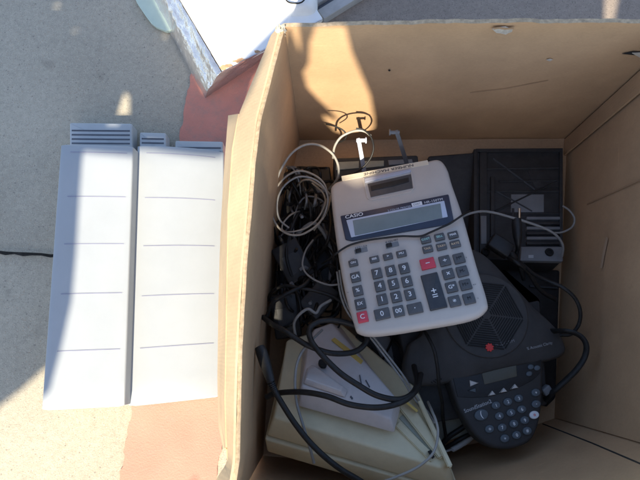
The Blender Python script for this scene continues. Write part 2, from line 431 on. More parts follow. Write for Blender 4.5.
# ------------------------------------------------------------------ the cardboard box
ZR = 0.40; TH = 0.006
FLf, FRf, NRf, NLf = Vector((-.0566, .433, .010)), Vector((.4886, .433, .010)), Vector((.4134, -.110, .010)), Vector((-.118, -.175, .010))
cb = tag(empty("cardboard_box", (0.18, 0.14, 0)), "large open brown cardboard box full of old office electronics and cords", "box")
CBI = cb.matrix_world.inverted()
def sample(pl, n):
    L_ = [0]
    for a, b in zip(pl, pl[1:]): L_.append(L_[-1] + (b - a).length)
    out = []
    for k in range(n + 1):
        s = L_[-1] * k / n
        i = max(j for j in range(len(L_)) if L_[j] <= s + 1e-9); i = min(i, len(pl) - 2)
        out.append(pl[i].lerp(pl[i + 1], (s - L_[i]) / (L_[i + 1] - L_[i])))
    return out
def wall(name, floor, rim, outward, nu=48, nv=20, m=None, warp=.002, tear=None, th=TH, seed=1):
    f, r = sample(floor, nu), sample(rim, nu); rr = random.Random(seed)
    ph = [rr.uniform(0, 6) for _ in range(6)]
    bm = bmesh.new(); A, B = [], []
    for j in range(nv + 1):
        ra, rb = [], []
        for i in range(nu + 1):
            u, v = i / nu, j / nv
            p = f[i].lerp(r[i], v)
            w = warp * math.sin(math.pi * v) * math.sin(math.pi * u) * (math.sin(5 * u + ph[0]) + math.sin(9 * v + 4 * u + ph[1]))
            top = 0.0
            if v == 1.0: top = .0009 * math.sin(31 * u + ph[2]) + .0006 * math.sin(83 * u + ph[3]) + rr.uniform(-.0006, .0006)
            if v == 1.0 and tear:
                for (tu, tw, td) in tear: top -= td * max(0, 1 - abs(u - tu) / tw)
            p = p + outward * w + Vector((0, 0, top))
            ra.append(bm.verts.new(CBI @ p)); rb.append(bm.verts.new(CBI @ (p + outward * th)))
        A.append(ra); B.append(rb)
    for j in range(nv):
        for i in range(nu):
            bm.faces.new((A[j][i], A[j][i + 1], A[j + 1][i + 1], A[j + 1][i]))
            bm.faces.new((B[j][i], B[j + 1][i], B[j + 1][i + 1], B[j][i + 1])).material_index = 1
    for i in range(nu):
        bm.faces.new((A[nv][i], A[nv][i + 1], B[nv][i + 1], B[nv][i])).material_index = 2
        bm.faces.new((A[0][i + 1], A[0][i], B[0][i], B[0][i + 1]))
    for j in range(nv):
        bm.faces.new((A[j][0], A[j + 1][0], B[j + 1][0], B[j][0])).material_index = 2
        bm.faces.new((A[j + 1][nu], A[j][nu], B[j][nu], B[j + 1][nu])).material_index = 2
    return link(name, bm, [m or M['card'], M['card_out'], M['card_edge']], cb, smooth=40)
rimL = [at(x, y, ZR) for x, y in ((284, 29), (272, 78), (261, 120), (255.5, 165), (252, 210), (247.5, 260), (245, 300), (242.5, 350), (241, 400), (240, 460))] + [Vector((-.108, -.170, ZR))]
floorL = [Vector((-.0566, .433, .01)), at(289, 190, .01), at(279, 245, .01), at(271, 330, .01), Vector((-.118, -.175, .01))]
rimL[0] = Vector((-.0566, .433, ZR))
farW = wall("wall", [FLf, FRf], [Vector((-.0566, .433, ZR)), Vector((.15, .4345, ZR + .003)), Vector((.30, .4345, ZR + .003)), Vector((.4886, .433, ZR))], Vector((0, 1, 0)), m=M['card'], seed=3, warp=.0008, tear=[(.635, .03, .003)])
leftW = wall("wall", floorL, rimL, Vector((-1, 0, 0)), m=M['card_in'], seed=5, nu=64, warp=.0015)
rightW = wall("wall", [NRf, FRf], [NRf + Vector((.004, -.004, .39)), FRf + Vector((.0, 0, .39))], Vector((.99, -.13, 0)), m=M['card_in'], seed=6, warp=.0007)
nearW = wall("wall", [NLf + Vector((-.014, -.001, 0)), Vector((0, -.186, .01)), Vector((.15, -.178, .01)), Vector((.30, -.148, .01)), NRf + Vector((.014, .003, 0))], [Vector((-.126, -.186, ZR)), Vector((0, -.222, ZR)), Vector((.15, -.218, ZR)), Vector((.30, -.168, ZR)), NRf + Vector((0.018, -.001, .39))], Vector((.1, -.99, 0)), m=M['card'], seed=7)
bm = bmesh.new()
pts = [NLf + Vector((-.002, -.003, 0)), Vector((0, -.188, 0)), Vector((.15, -.18, 0)), Vector((.30, -.15, 0)), NRf + Vector((.008, -.004, 0)), FRf + Vector((.002, .002, 0)), FLf + Vector((-.02, .002, 0)), at(277, 245, .01), at(269, 330, .01)]
prism(bm, [(p.x, p.y) for p in pts], .005, .0105)
for v in bm.verts: v.co = CBI @ v.co
link("floor_panel", bm, M['card'], cb)

def strip_mesh(bm, A, B, th, n=40, mi=0, jag=0.0, seed=2):
    """a thick folded board between two 3D polylines"""
    rr = random.Random(seed); a, b = sample(A, n), sample(B, n); prev = None
    for i in range(n + 1):
        d = (b[i] - a[i]).normalized(); t = (a[min(i + 1, n)] - a[max(0, i - 1)]).normalized(); nn = t.cross(d).normalized() * th
        q = b[i] + d * rr.uniform(-jag, jag)
        cur = [bm.verts.new(CBI @ p) for p in (a[i], q, q + nn, a[i] + nn)]
        if prev:
            for k in range(4):
                f = bm.faces.new((prev[k], cur[k], cur[(k + 1) % 4], prev[(k + 1) % 4])); f.material_index = 1 if k == 1 else mi
        else: bm.faces.new(cur[::-1]).material_index = 1
        prev = cur
    bm.faces.new(prev).material_index = 1
# the left top flap: folded outwards, a creased shoulder, then the flap hanging down
rimO = [p + Vector((-TH + .0012, 0, .0016)) for p in rimL]
shoulder = [at(x, y, z) for x, y, z in ((273, 36, .385), (250, 92, .375), (241, 114, .37), (235, 150, .365), (231, 210, .365), (229.5, 300, .365), (228, 400, .365), (230, 462, .365))] + [Vector((-.145, -.165, .37))]
fl = tag(empty("x", (0, 0, 0)))
bpy.data.objects.remove(fl)
bm = bmesh.new(); strip_mesh(bm, rimO, shoulder, -.003, n=70, jag=.0006)
flap = link("flap", bm, [M['card_out'], M['card_edge']], cb, smooth=35)
bm = bmesh.new()
sh2 = [at(x, y, z) for x, y, z in ((241.2, 114.5, .3685), (234.8, 150, .3635), (230.8, 210, .3635), (229.3, 300, .3635), (227.8, 400, .3635), (229, 447, .3635))]
hang = [at(x, y, z) for x, y, z in ((230.5, 116, .22), (227, 160, .20), (223, 230, .20), (221, 300, .20), (220, 380, .20), (221, 425, .20), (226, 449, .22))]
strip_mesh(bm, sh2, hang, -.004, n=60, jag=.0016, seed=9)
hf = link("hanging_panel", bm, [M['card_out'], M['card_edge']], cb, smooth=35); hf.parent = flap
# a torn tab at the flap's near end
bm = bmesh.new()
strip_mesh(bm, [at(226, 449, .31), at(231, 449, .31)], [at(228, 468, .27), at(233, 468, .27)], .004, n=6, jag=.001)
tb = link("torn_tab", bm, [M['card'], M['card_edge']], cb); tb.parent = flap
# glued corner joint on the right wall, score line, worn scars on the far wall, tape at the corner
def wallpatch(name, poly, m, o, n, h=.0012, parent=None):
    bm = bmesh.new(); lo_, hi_ = [], []
    for x, y in poly:
        p = onplane(x, y, o, n); hi_.append(CBI @ (p + n * h)); lo_.append(CBI @ (p + n * .0004))
    loft(bm, [lo_, hi_]); ob = link(name, bm, m, cb)
    if parent: ob.parent = parent
    return ob
nR = Vector((-.99, .137, 0)).normalized(); nF = Vector((0, -1, 0)); nN = Vector((-.12, .99, 0)).normalized()
oR, oF, oN = FRf + nR * .0008, Vector((0, .4335, 0)) + nF * .0012, NRf + nN * .003
bm = bmesh.new()
c0, c1 = FRf + Vector((-.004, -.004, .004)), FRf + Vector((-.004, -.004, .385)); dv = Vector((-.137, -.99, 0)) * .034
loft(bm, [[CBI @ p for p in (c0, c0 + dv, c1 + dv * 1.05, c1)], [CBI @ (p + nR * .0035) for p in (c0, c0 + dv, c1 + dv * 1.05, c1)]])
link("glued_joint", bm, M['card'], cb).parent = rightW
bm = bmesh.new(); tube(bm, [CBI @ (onplane(543, 424, oN, nN) + nN * .0002), CBI @ (onplane(592, 443, oN, nN)), CBI @ (onplane(650, 468, oN, nN) + nN * .0002)], .0011, 6)
link("board_edge", bm, M['rubber'], cb).parent = nearW
bm = bmesh.new()
rr = random.Random(4); q = []
for k in range(14):
    a = 2 * math.pi * k / 14; q.append((503 + (11 + rr.uniform(-3, 2)) * math.cos(a), 30 + (3.6 + rr.uniform(-1.4, .8)) * math.sin(a)))
wallpatch("torn_patch", q, M['paper'], oF, nF, parent=farW)
q = [(493, 27.4), (500, 26.6), (507, 27.6), (514, 26.9), (514, 28.6), (505, 29.2), (499, 28.2), (494, 29)]
wallpatch("torn_slot", q, M['card_shade'], oF - nF * -.0012, nF, h=.0009, parent=farW)
wallpatch("slit", [(622, 53.2), (633, 51.0), (645, 51.5), (645, 53), (634, 54.5)], M['rubber'], oF, nF, parent=farW)
wallpatch("torn_patch", [(632, 52.5), (646, 51.8), (646, 58), (640, 57)], M['paper'], oF - nF * -.0011, nF, parent=farW)
wallpatch("scuff", [(546, 59.5), (550, 58.2), (553, 59.4), (549.5, 61)], M['paper'], oF, nF, h=.0006, parent=farW)
wallpatch("score_line", [(587, 203.4), (614, 191.2), (645, 176.6), (645, 178.4), (614, 192.6), (587, 204.6)], M['card_shade'], oR, nR, h=.0007, parent=rightW)
wallpatch("scuff", [(600.5, 268), (603, 252), (606.5, 237), (608.5, 238), (605, 254), (602.5, 268)], M['card_scuff'], oR, nR, h=.0006, parent=rightW)
wallpatch("crease", [(470, 92), (505, 88), (548, 80), (548, 80.8), (505, 89), (470, 93)], M['card_shade'], oF, nF, h=.0005, parent=farW)
wallpatch("scuff", [(388, 70), (389.5, 69.2), (391, 70.4), (389, 71.2)], M['rubber'], oF, nF, h=.0005, parent=farW)
bm = bmesh.new(); rr = random.Random(11)
bmesh.ops.create_grid(bm, x_segments=8, y_segments=8, size=.013)
for v in bm.verts: v.co = Vector((v.co.x * .5 + rr.uniform(-.002, .002), rr.uniform(-.003, .003), v.co.y + rr.uniform(-.002, .002)))
bmesh.ops.solidify(bm, geom=bm.faces[:], thickness=.0006)
tp = link("tape", bm, mat("crumpled_tape", (.5, .47, .4), .25, .6, var=.2), cb, smooth=30); tp.location = CBI @ at(281, 31, .402); tp.rotation_euler = (0, 0, .6)

# ------------------------------------------------------------------ the grey and white equipment cabinet beside the box
eq = tag(empty("equipment_cabinet", (-.36, .15, 0)), "grey telephone equipment cabinet with two long white covers lying beside the box", "equipment cabinet")
EI = eq.matrix_world.inverted()
def cover(px4, z0, bow, base, lines, side_r, dip=0.0):
    """px4: TL, TR, BR, BL of the top face; bow: how far the right edge rolls down"""
    TL, TR, BR, BL = [at(x, y, z0) for x, y in px4]
    nu, nv = 18, 12; bm = bmesh.new(); g = []
    def P(u, v):
        p = (TL.lerp(TR, u)).lerp(BL.lerp(BR, u), v); p = p.copy()
        p.z -= bow * u ** 2.6; return p
    g = [[bm.verts.new(EI @ P(i / nu, j / nv)) for i in range(nu + 1)] for j in range(nv + 1)]
    for j in range(nv):
        for i in range(nu): bm.faces.new((g[j][i], g[j + 1][i], g[j + 1][i + 1], g[j][i + 1]))
    # skirt: small rounded shoulder then straight down to base
    loop = [g[0][i] for i in range(nu + 1)] + [g[j][nu] for j in range(1, nv + 1)] + [g[nv][i] for i in range(nu - 1, -1, -1)] + [g[j][0] for j in range(nv - 1, 0, -1)]
    c = sum((v.co for v in loop), Vector()) / len(loop); prevr = loop
    for (o, dz) in ((.0012, -.0004), (.0024, -.0018), (.0028, -.004), (.0030, None)):
        ring = []
        for k, v in enumerate(loop):
            a, b_ = loop[k - 1].co, loop[(k + 1) % len(loop)].co; t = (b_ - a); t.z = 0; t.normalize()
            nrm = Vector((t.y, -t.x, 0))
            if nrm.dot(v.co - c) < 0: nrm = -nrm
            q = v.co + nrm * o; q.z = (v.co.z + dz) if dz is not None else (base - eq.location.z)
            ring.append(bm.verts.new(q))
        for k in range(len(loop)):
            kk = (k + 1) % len(loop); bm.faces.new((prevr[k], ring[k], ring[kk], prevr[kk]))
        prevr = ring
    bm.faces.new(prevr)
    ob = link("cover", bm, M['white_cover'], eq, smooth=50)
    for (u0, u1, v) in lines:
        bm = bmesh.new(); prev = None
        for k in range(19):
            u = u0 + (u1 - u0) * k / 18; p = P(u, v); s = (P(u, v + .01) - P(u, v - .01)).normalized() * .0008
            nn = Vector((0, 0, .0005))
            cur = [bm.verts.new(EI @ (p + q)) for q in (-s + nn, s + nn, s - nn, -s - nn)]
            if prev:
                for m_ in range(4): bm.faces.new((prev[m_], cur[m_], cur[(m_ + 1) % 4], prev[(m_ + 1) % 4]))
            prev = cur
        link("score_line", bm, M['line'], ob)
    return ob
c_ = cover(((62, 145.5), (131, 146.5), (122, 405), (43, 409)), .100, .004, .012, [(.13, .94, (y - 145) / 262) for y in (152, 200, 249.5, 299.5, 354.5)], True)
cover(((138.5, 146.5), (220, 148), (218, 396), (129.5, 405)), .068, .024, .012, [(.10, .92, v) for v in (.027, .215, .41, .605, .80)], True)
def vent(x0, x1, y0, y1, z, slats, depth):
    """a grey module end with horizontal slots, standing out beyond the covers"""
    a, b, c, d = at(x0, y0, z), at(x1, y0 + .8, z), at(x1, y1, z), at(x0, y1, z)
    bm = bmesh.new(); pts = [(p.x, p.y) for p in (d, c, b, a)]
    prism(bm, rounded(pts, .004, 3), .01, z, .003)
    for v in bm.verts: v.co = EI @ v.co
    o = link("vent_block", bm, M['grey_plastic'], eq, smooth=45)
    bm = bmesh.new()
    for s in slats:
        p, q = at(x0 + 2.2, s, z + .0004), at(x1 - 2.2, s + .4, z + .0004); w = .0032
        for k, mi in ((0, 0), ):
            loft(bm, [[EI @ Vector(t) for t in ((p.x, p.y - w / 2, z - .004), (q.x, q.y - w / 2, z - .004), (q.x, q.y + w / 2, z - .004), (p.x, p.y + w / 2, z - .004))],
                      [EI @ Vector(t) for t in ((p.x, p.y - w / 2, z + .0005), (q.x, q.y - w / 2, z + .0005), (q.x, q.y + w / 2, z + .0005), (p.x, p.y + w / 2, z + .0005))]])
    link("vent_slot", bm, M['slot'], o)
vent(69.5, 132, 122.5, 152, .040, (130.5, 134.7, 139, 143.2), .1)
vent(139.5, 166, 132, 156, .036, (138.6, 142.8), .1)
vent(175, 223, 140.5, 168, .038, (147.6, 151.6, 155.6), .1)
bm = bmesh.new()
ba = [at(66, 152, .03), at(226, 160, .03), at(221, 392, .03), at(50, 402, .03)]
prism(bm, [(p.x, p.y) for p in ba[::-1]], .008, .034, .003)
for v in bm.verts: v.co = EI @ v.co
link("back_shell", bm, M['grey_plastic'], eq, smooth=45)

# ------------------------------------------------------------------ the wrapped white appliance beyond the box
wa = tag(empty("wrapped_appliance", (-.2, .75, 0)), "white metal appliance with a rusty corner, wrapped in shiny crumpled clear plastic", "appliance")
WI = wa.matrix_world.inverted()
A0 = at(222, 71, .06); A1 = at(300, 30.5, .06); ax = (A1 - A0).normalized(); A2 = at(180, 0, .06); ay = (A2 - A0).normalized()
def rectpts(o, w, h): return [o, o + ax * w, o + ax * w + ay * h, o + ay * h]
top = rectpts(A0, .235, .60)
bm = bmesh.new()
prism(bm, rounded([(p.x, p.y) for p in top], .004, 2), .050, .060, .003)
for v in bm.verts: v.co = WI @ v.co
tpn = link("white_casing", bm, M['white_panel'], wa, smooth=45)
bm = bmesh.new()
for k in range(9):        # rust along the near edge
    t = rnd.random(); o = A0 + ax * (.004 + .085 * t * t) + ay * (.003 + rnd.random() * .006 * (1 - t))
    pts = [(o.x + rnd.uniform(.004, .010) * math.cos(a), o.y + rnd.uniform(.002, .006) * math.sin(a)) for a in [2 * math.pi * i / 9 for i in range(9)]]
    prism(bm, pts, .0595, .0602 + k * .00004)
for v in bm.verts: v.co = WI @ v.co
link("rust_patch", bm, M['rust'], tpn)
# the wrap: skirt draped from the top edge to the ground
G0 = at(205, 98, .004); G1 = at(318, 22, .004); G2 = at(141, -20, .004)
gx, gy = (G1 - G0).normalized(), (G2 - G0).normalized()
bm = bmesh.new(); rr = random.Random(21)
def skirt(Pt, Pb, n, m_):
    g = []
    for j in range(m_ + 1):
        row = []
        for i in range(n + 1):
            u, v = i / n, j / m_
            p = Pt(u).lerp(Pb(u), v) + Vector((0, 0, .010 * math.sin(math.pi * v) ** .8))
            p += Vector((rr.uniform(-1, 1), rr.uniform(-1, 1), rr.uniform(-1, 1))) * .0007 + Vector((0, 0, .0035 * math.sin(v * 9 + 3 * math.sin(u * 4)) * math.sin(math.pi * v)))
            row.append(bm.verts.new(WI @ p))
        g.append(row)
    for j in range(m_):
        for i in range(n): bm.faces.new((g[j][i], g[j][i + 1], g[j + 1][i + 1], g[j + 1][i]))
eps = Vector((0, 0, .0015))
cT = A0 - ax * .002 - ay * .002 + eps
def along(o, d, l): return lambda u: o + d * (l * u)
skirt(along(cT, ay, .60), along(G0, gy, .62), 70, 9)
skirt(along(cT, ax, .235), along(G0, gx, .24), 34, 9)
bmesh.ops.remove_doubles(bm, verts=bm.verts, dist=.002)
bmesh.ops.subdivide_edges(bm, edges=bm.edges[:], cuts=1, use_grid_fill=True)
bmesh.ops.solidify(bm, geom=bm.faces[:], thickness=.0006)
link("plastic_wrap", bm, M['wrap'], wa, smooth=60)
bm = bmesh.new(); 
for (px, py, qx, qy) in ((253, 0, 262, 22), (262, 0, 268, 20)):
    tube(bm, [WI @ at(px, py, .0603), WI @ at(qx, qy, .0603)], .0008, 5)
link("seam", bm, M['window_lip'], tpn)
# a pale green glass plate under it
bm = bmesh.new(); q = [at(x, y, .012) for x, y in ((133, -6), (137, 3), (145, 15), (151, 23), (156, 27), (166, 31), (176, 30), (170, -6))]
prism(bm, [(p.x, p.y) for p in q], .005, .013, .001)
tag(link("glass_plate", bm, M['glass']), "pale green glass plate sticking out from under the plastic wrapped appliance", "glass plate")
# white rounded canister with a dark cord at its end, and a grey board with a dark groove behind it
c0, c1 = at(300, 19, .05), at(296, -60, .05)
bm = bmesh.new(); dirv = (c1 - c0).normalized()
rings = [c0 + dirv * d for d in (0, .002, .006, .014, .03, .18)]
tube(bm, rings, [.020, .027, .033, .037, .0385, .0385], 28)
tag(link("white_canister", bm, M['white_panel'], smooth=50), "smooth white rounded canister lying just beyond the box corner", "canister")
bm = bmesh.new()
tube(bm, catmull([at(284, -6, .095), at(287, 1, .096), at(293, 3.2, .096), at(301, 2.5, .095), at(306, -2, .094)]), .0016, 8)
tag(link("thin_cord", bm, M['black_cord'], smooth=60), "short thin black cord looped over the white canister", "cord")
bm = bmesh.new(); b0, b1 = at(324, 20, .02), at(392, -22, .02); bd = (b1 - b0).normalized(); bn = Vector((-bd.y, bd.x, 0))
for (o, w, z, mi) in ((0.0, .026, .024, 0), (.029, .010, .012, 1), (.040, .075, .022, 0)):
    p = [b0 + bn * o - bd * (.035 if mi == 0 and o > .03 else .0), b0 + bn * o + bd * .25, b0 + bn * (o + w) + bd * .25, b0 + bn * (o + w) - bd * (.035 if o > .03 else .0)]
    prism(bm, [(v.x, v.y) for v in p], .005, z, .002, mi)
tag(link("grooved_board", bm, [M['ash'], M['slot']], smooth=40), "grey weathered board with a dark groove lying beyond the box", "board")

# ------------------------------------------------------------------ printing calculator
CF = Frame(Vector((0, 0, H)) + (Vector((.1404, .0553, .2331)) - Vector((0, 0, H))) * .93, (.974, .1738, .1455), (-.1188, .9382, -.325))
ca = tag(empty("printing_calculator", CF.m), "silver grey desktop printing calculator with black and red keys lying tilted on the cords", "calculator")
U = CF.uv
outl = [U(*p) for p in ((358, 331.5), (377, 334), (425, 327), (470, 318.5), (486, 309), (487, 298), (476, 262), (463, 215), (452, 183), (447, 167), (439, 158.5), (424, 160.5), (380, 170), (345, 178), (332, 184), (330.5, 197), (337, 250), (344.5, 292), (353, 322))]
outl = smooth_loop(outl, 5)
if poly_area(outl) < 0: outl = outl[::-1]
bm = bmesh.new()
def dep(x, y): return -.028 - .035 * max(0, min(1, y / .28))
rings = []
for q, z in ((0.010, 'b'), (.0, 'm')):
    o = inset(outl, q)
    rings.append([(x, y, dep(x, y) if z == 'b' else -.012) for x, y in o])
for a in (0, 25, 50, 75, 90):
    s = .0075; q = s * (1 - math.cos(math.radians(a))); rings.append([(x, y, -s + s * math.sin(math.radians(a))) for x, y in (inset(outl, q) if a else outl)])
loft(bm, rings)
body = link("casing", bm, M['calc'], ca, smooth=55)
bm = bmesh.new(); o = inset(outl, .012)
loft(bm, [[(x, y, dep(x, y) - .012) for x, y in inset(outl, .016)], [(x, y, dep(x, y) + .004) for x, y in o]])
link("base_shell", bm, M['calc_side'], ca, smooth=45)
def calc_part(name, mats, parent=ca): return lambda bm, sm=45: link(name, bm, mats, parent, smooth=sm)
rotc = math.atan2(U(450, 200)[1] - U(344, 226)[1], U(450, 200)[0] - U(344, 226)[0])
# display bezel, surround and glass
bm = bmesh.new(); prism(bm, rounded([U(340.5, 216.5), U(448.5, 194.8), U(454, 222), U(450, 224.5), U(352, 241.5), U(345.5, 240)], .002, 3), -.001, .0022, .001)
bz = [U(341, 217), U(448, 195.5)]; rb = math.atan2(bz[1][1] - bz[0][1], bz[1][0] - bz[0][0])
write(bm, "CASIO", *U(354.3, 216.3), .0024, .0088, rb, 1, 1.15, bold=.0002)
write(bm, "2-COLOR PRINTER", *U(399.5, 209.2), .0024, .0044, rb, 2)
prism(bm, [U(411.4, 204.2), U(421.6, 202.0), U(422.6, 205.6), U(412.4, 207.8)][::-1], .0021, .0025, 0, 1)
write(bm, "COST", *U(417, 204.9), .0027, .0044, rb, 3)
write(bm, "HR-150TM", *U(433.6, 201.6), .0024, .0058, rb, 1, 1.1)
be = calc_part("display_bezel", [M['bezel'], M['white_ink'], M['lcd_frame'], M['dark_ink']])(bm)
bm = bmesh.new(); prism(bm, rounded([U(346.5, 221.0), U(444.2, 201.6), U(447.8, 217.6), U(351.5, 240.2 - 2)], .001, 2), .0021, .0030, .0004)
link("display_surround", bm, M['lcd_frame'], be, smooth=45)
bm = bmesh.new(); prism(bm, [U(353, 221.6), U(440.5, 204.6), U(442.5, 218.8), U(355.4, 236.6)], .0029, .0034)
link("display_glass", bm, M['lcd'], be)
# printer window
bm = bmesh.new(); wo = rounded([U(362.5, 178.3), U(411.4, 167.8), U(415.2, 188.2), U(411.5, 192.3), U(371, 200.6), U(367.5, 199.3)], .004, 4)
if poly_area(wo) < 0: wo = wo[::-1]
wi = inset(wo, .0022)
loft(bm, [[(x, y, -.001) for x, y in wo], [(x, y, .0016) for x, y in wo], [(x, y, .0016) for x, y in wi], [(x, y, .0001) for x, y in wi]], cap0=True, cap1=True)
win = calc_part("printer_window", [M['calc']])(bm)
bm = bmesh.new(); prism(bm, [U(364.5, 179.4), U(410.4, 169.7), U(411.2, 172.3), U(365.2, 183.2)], .0002, .0030, .0006); link("window_lip", bm, M['window_lip'], win, smooth=45)
bm = bmesh.new(); prism(bm, [U(367.6, 184.2), U(410.9, 174.4), U(412.8, 188.2), U(370.8, 197.4)], .0001, .0009); link("clear_cover", bm, M['window'], win)
bm = bmesh.new(); prism(bm, [U(370.5, 186.6), U(408.5, 177.9), U(409, 182.2), U(394, 186.5), U(371.4, 191.2)], .0008, .0020, .0005); link("tear_bar", bm, M['black'], win)
# the cream label tape: the words stand upside down
bm = bmesh.new(); prism(bm, [U(341.5, 176.5), U(427.6, 160.4), U(428.6, 164.6), U(342.2, 181.0)], -.0005, .0009)
rl = math.atan2(U(427, 162)[1] - U(342, 178)[1], U(427, 162)[0] - U(342, 178)[0])
write(bm, "NUMBER MACHINE", *U(388.5, 170.1), .0011, .0072, rl + math.pi, 1, 1.33, bold=.0002)
calc_part("label_tape", [M['label_cream'], M['dark_ink']])(bm)
def crop(cx, cy): return (330 + cx / 4.0, 210 + cy / 4.0)
def key(cx, cy, w, h, s, km, tm, size=.008, hgt=.0042, sx=1.0, extra=None):
    size *= .88; x, y = U(*crop(cx, cy)); sc = .0005 * .66
    W_, H_ = w * sc, h * sc * 1.1
    c, sn = math.cos(rotc), math.sin(rotc)
    q = [(x + a * c - b * sn, y + a * sn + b * c) for a, b in ((-W_ / 2, -H_ / 2), (W_ / 2, -H_ / 2), (W_ / 2, H_ / 2), (-W_ / 2, H_ / 2))]
    bm = bmesh.new(); prism(bm, rounded(q, .0012, 3), .0001, hgt, .0011)
    if s: write(bm, s, x, y, hgt + .0002, size, rotc, 1, sx, bold=.0002)
    if extra: write(bm, extra, x + .008 * sn, y - .008 * c, hgt + .0002, size, rotc, 1, sx, bold=.0002)
    return link("key", bm, [km, tm], ca, smooth=50)
K, KD, KR, WI_, GI, OI, DI = M['key'], M['key_dark'], M['key_red'], M['white_ink'], M['green_ink'], M['orange_ink'], M['dark_ink']
for cx, cy, s in ((188, 256, "7"), (243, 245, "8"), (297, 236, "9"), (200, 307, "4"), (254, 298, "5"), (308, 288, "6"), (209, 360, "1"), (265, 350, "2"), (320, 340, "3")):
    key(cx, cy, 45, 44, s, K, WI_, .0125)
key(209, 418, 66, 44, "0", K, WI_, .012); key(275, 407, 46, 44, "00", K, WI_, .0105); key(340, 396, 64, 42, ".", K, WI_, .014)
key(94, 215, 42, 28, "ON", K, WI_, .0056); key(178, 200, 43, 27, "000", K, WI_, .0056); key(232, 189, 43, 27, "\u25b6" if False else ">", K, WI_, .0068); key(286, 178, 45, 28, "MU", K, WI_, .0058)
key(103, 271, 44, 42, "GA", K, WI_, .0095); key(112, 325, 44, 42, "%", K, WI_, .0095); key(122, 378, 46, 44, "EX", K, WI_, .0078); key(131, 430, 46, 44, "C", KR, WI_, .0115)
for cx, cy, s, t in ((383, 122, "COST", GI), (438, 111, "SELL", GI), (492, 103, "MAR", WI_), (391, 159, "TAX-", OI), (446, 149, "TAX+", OI), (501, 139, "RATE", OI)):
    key(cx, cy, 45, 30, s, K, t, .0055)
key(391, 217, 64, 46, "\u2212", KR, WI_, .014)
for cx, cy, s in ((459, 206, "\u00f7"), (473, 258, "\u00d7"), (486, 311, "G*"), (498, 367, "*")): key(cx, cy, 48, 43, s, K, WI_, .0125 if len(s) == 1 else .009)
for cx, cy, s in ((516, 196, "M*"), (529, 248, "M-"), (542, 301, "M+"), (556, 357, "M")): key(cx, cy, 48, 43, s, K, M['black'], .008)
key(415, 327, 74, 152, "+", KD, WI_, .017, extra="=")
# slide switches with their markings
for sx_, sy_, kx in ((124, 163, 114), (249, 141, 237)):
    x, y = U(*crop(sx_, sy_)); c, sn = math.cos(rotc), math.sin(rotc)
    bm = bmesh.new(); q = [(x + a * c - b * sn, y + a * sn + b * c) for a, b in ((-.0100, -.0038), (.0100, -.0038), (.0100, .0038), (-.0100, .0038))]
    prism(bm, rounded(q, .001, 2), .0001, .0012); sw = link("slide_switch", bm, M['dgrey'], ca, smooth=45)
    x, y = U(*crop(kx, sy_ + 2)); q = [(x + a * c - b * sn, y + a * sn + b * c) for a, b in ((-.0042, -.003), (.0042, -.003), (.0042, .003), (-.0042, .003))]
    bm = bmesh.new(); prism(bm, rounded(q, .001, 2), .001, .0042, .001); link("slider", bm, M['black'], sw, smooth=45)
bm = bmesh.new()
for s, cx, cy, z in (("F 3 2 1 0 A", 125, 148, .0042), ("K ON PRT", 248, 124, .0044), ("OFF", 90, 198, .0036), ("+", 545, 190, .004), ("-", 560, 243, .004), ("<>", 578, 298, .004), ("*", 592, 353, .004), ("v", 72, 330, .004)):
    bm = bmesh.new(); x, y = U(*crop(cx, cy)); write(bm, s, x, y, .0003, z, rotc, 0); link("key_legend", bm, M['dark_ink'], body)
# paper roll arms at the back
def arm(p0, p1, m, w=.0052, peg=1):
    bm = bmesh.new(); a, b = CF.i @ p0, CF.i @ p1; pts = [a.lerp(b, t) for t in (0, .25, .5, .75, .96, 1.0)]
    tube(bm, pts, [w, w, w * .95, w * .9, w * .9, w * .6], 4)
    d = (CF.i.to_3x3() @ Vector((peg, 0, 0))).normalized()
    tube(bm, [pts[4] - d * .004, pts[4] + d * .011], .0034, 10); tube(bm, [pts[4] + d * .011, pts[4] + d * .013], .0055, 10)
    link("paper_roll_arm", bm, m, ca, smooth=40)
arm(at(364, 170, .125), at(358.5, 139, .20), M['lcd_frame']); arm(at(407, 164, .125), at(396.5, 131, .21), M['dgrey'], peg=-1)  # sun and shade put into the colours: left arm pale, right arm dark

# ------------------------------------------------------------------ conference phone
pc = at(486, 315, .175); pfw = at(503, 447, .195)
yy = (pc - pfw).normalized(); xx = yy.cross(Vector((.05, 0, 1))).normalized()
PF = Frame(pc, xx, yy)
ph = tag(empty("conference_phone", PF.m), "black three armed conference phone with round speaker grille and keypad, partly under the calculator", "conference phone")
V = PF.uv
RD = .0680
bm = bmesh.new(); NT, NR_ = 144, 22
def Rr(th):      # star outline: arms at -30, 210 and 90 degrees in the frame (keypad lies at -90)
    d = min(abs((th - math.radians(a) + math.pi) % (2 * math.pi) - math.pi) for a in (-84, 36, 156))
    edge_, cap = ((.086 - .008 * math.cos(th)) if math.sin(th) < -.3 else .0735 + .0085 * max(0, min(1, (.1 - math.sin(th)) / .4))) / max(.2, math.cos(d * 1.08)), (.118 if math.sin(th) > .5 else (.166 if math.cos(th) < 0 else .146))
    return (edge_ ** -7 + cap ** -7) ** (-1 / 7) * 1.015
def htop(th, r):
    R_ = Rr(th); t = max(0, (r - RD) / (R_ - RD)) if R_ > RD else 0
    return -.0015 - .022 * t ** 1.35 * (R_ / .17) ** 1.2
rings = []
for k in range(NR_ + 1):
    t = RD * .985 / .172; 
    row = []
    for i in range(NT):
        th = 2 * math.pi * i / NT; r = RD * .96 + (Rr(th) - RD * .96) * k / NR_
        edge_drop = .0065 * max(0, (k / NR_ - .93) / .07) ** 2
        row.append((r * math.cos(th), r * math.sin(th), htop(th, r) - edge_drop))
    rings.append(row)
rings = rings[::-1]
last = rings[0]
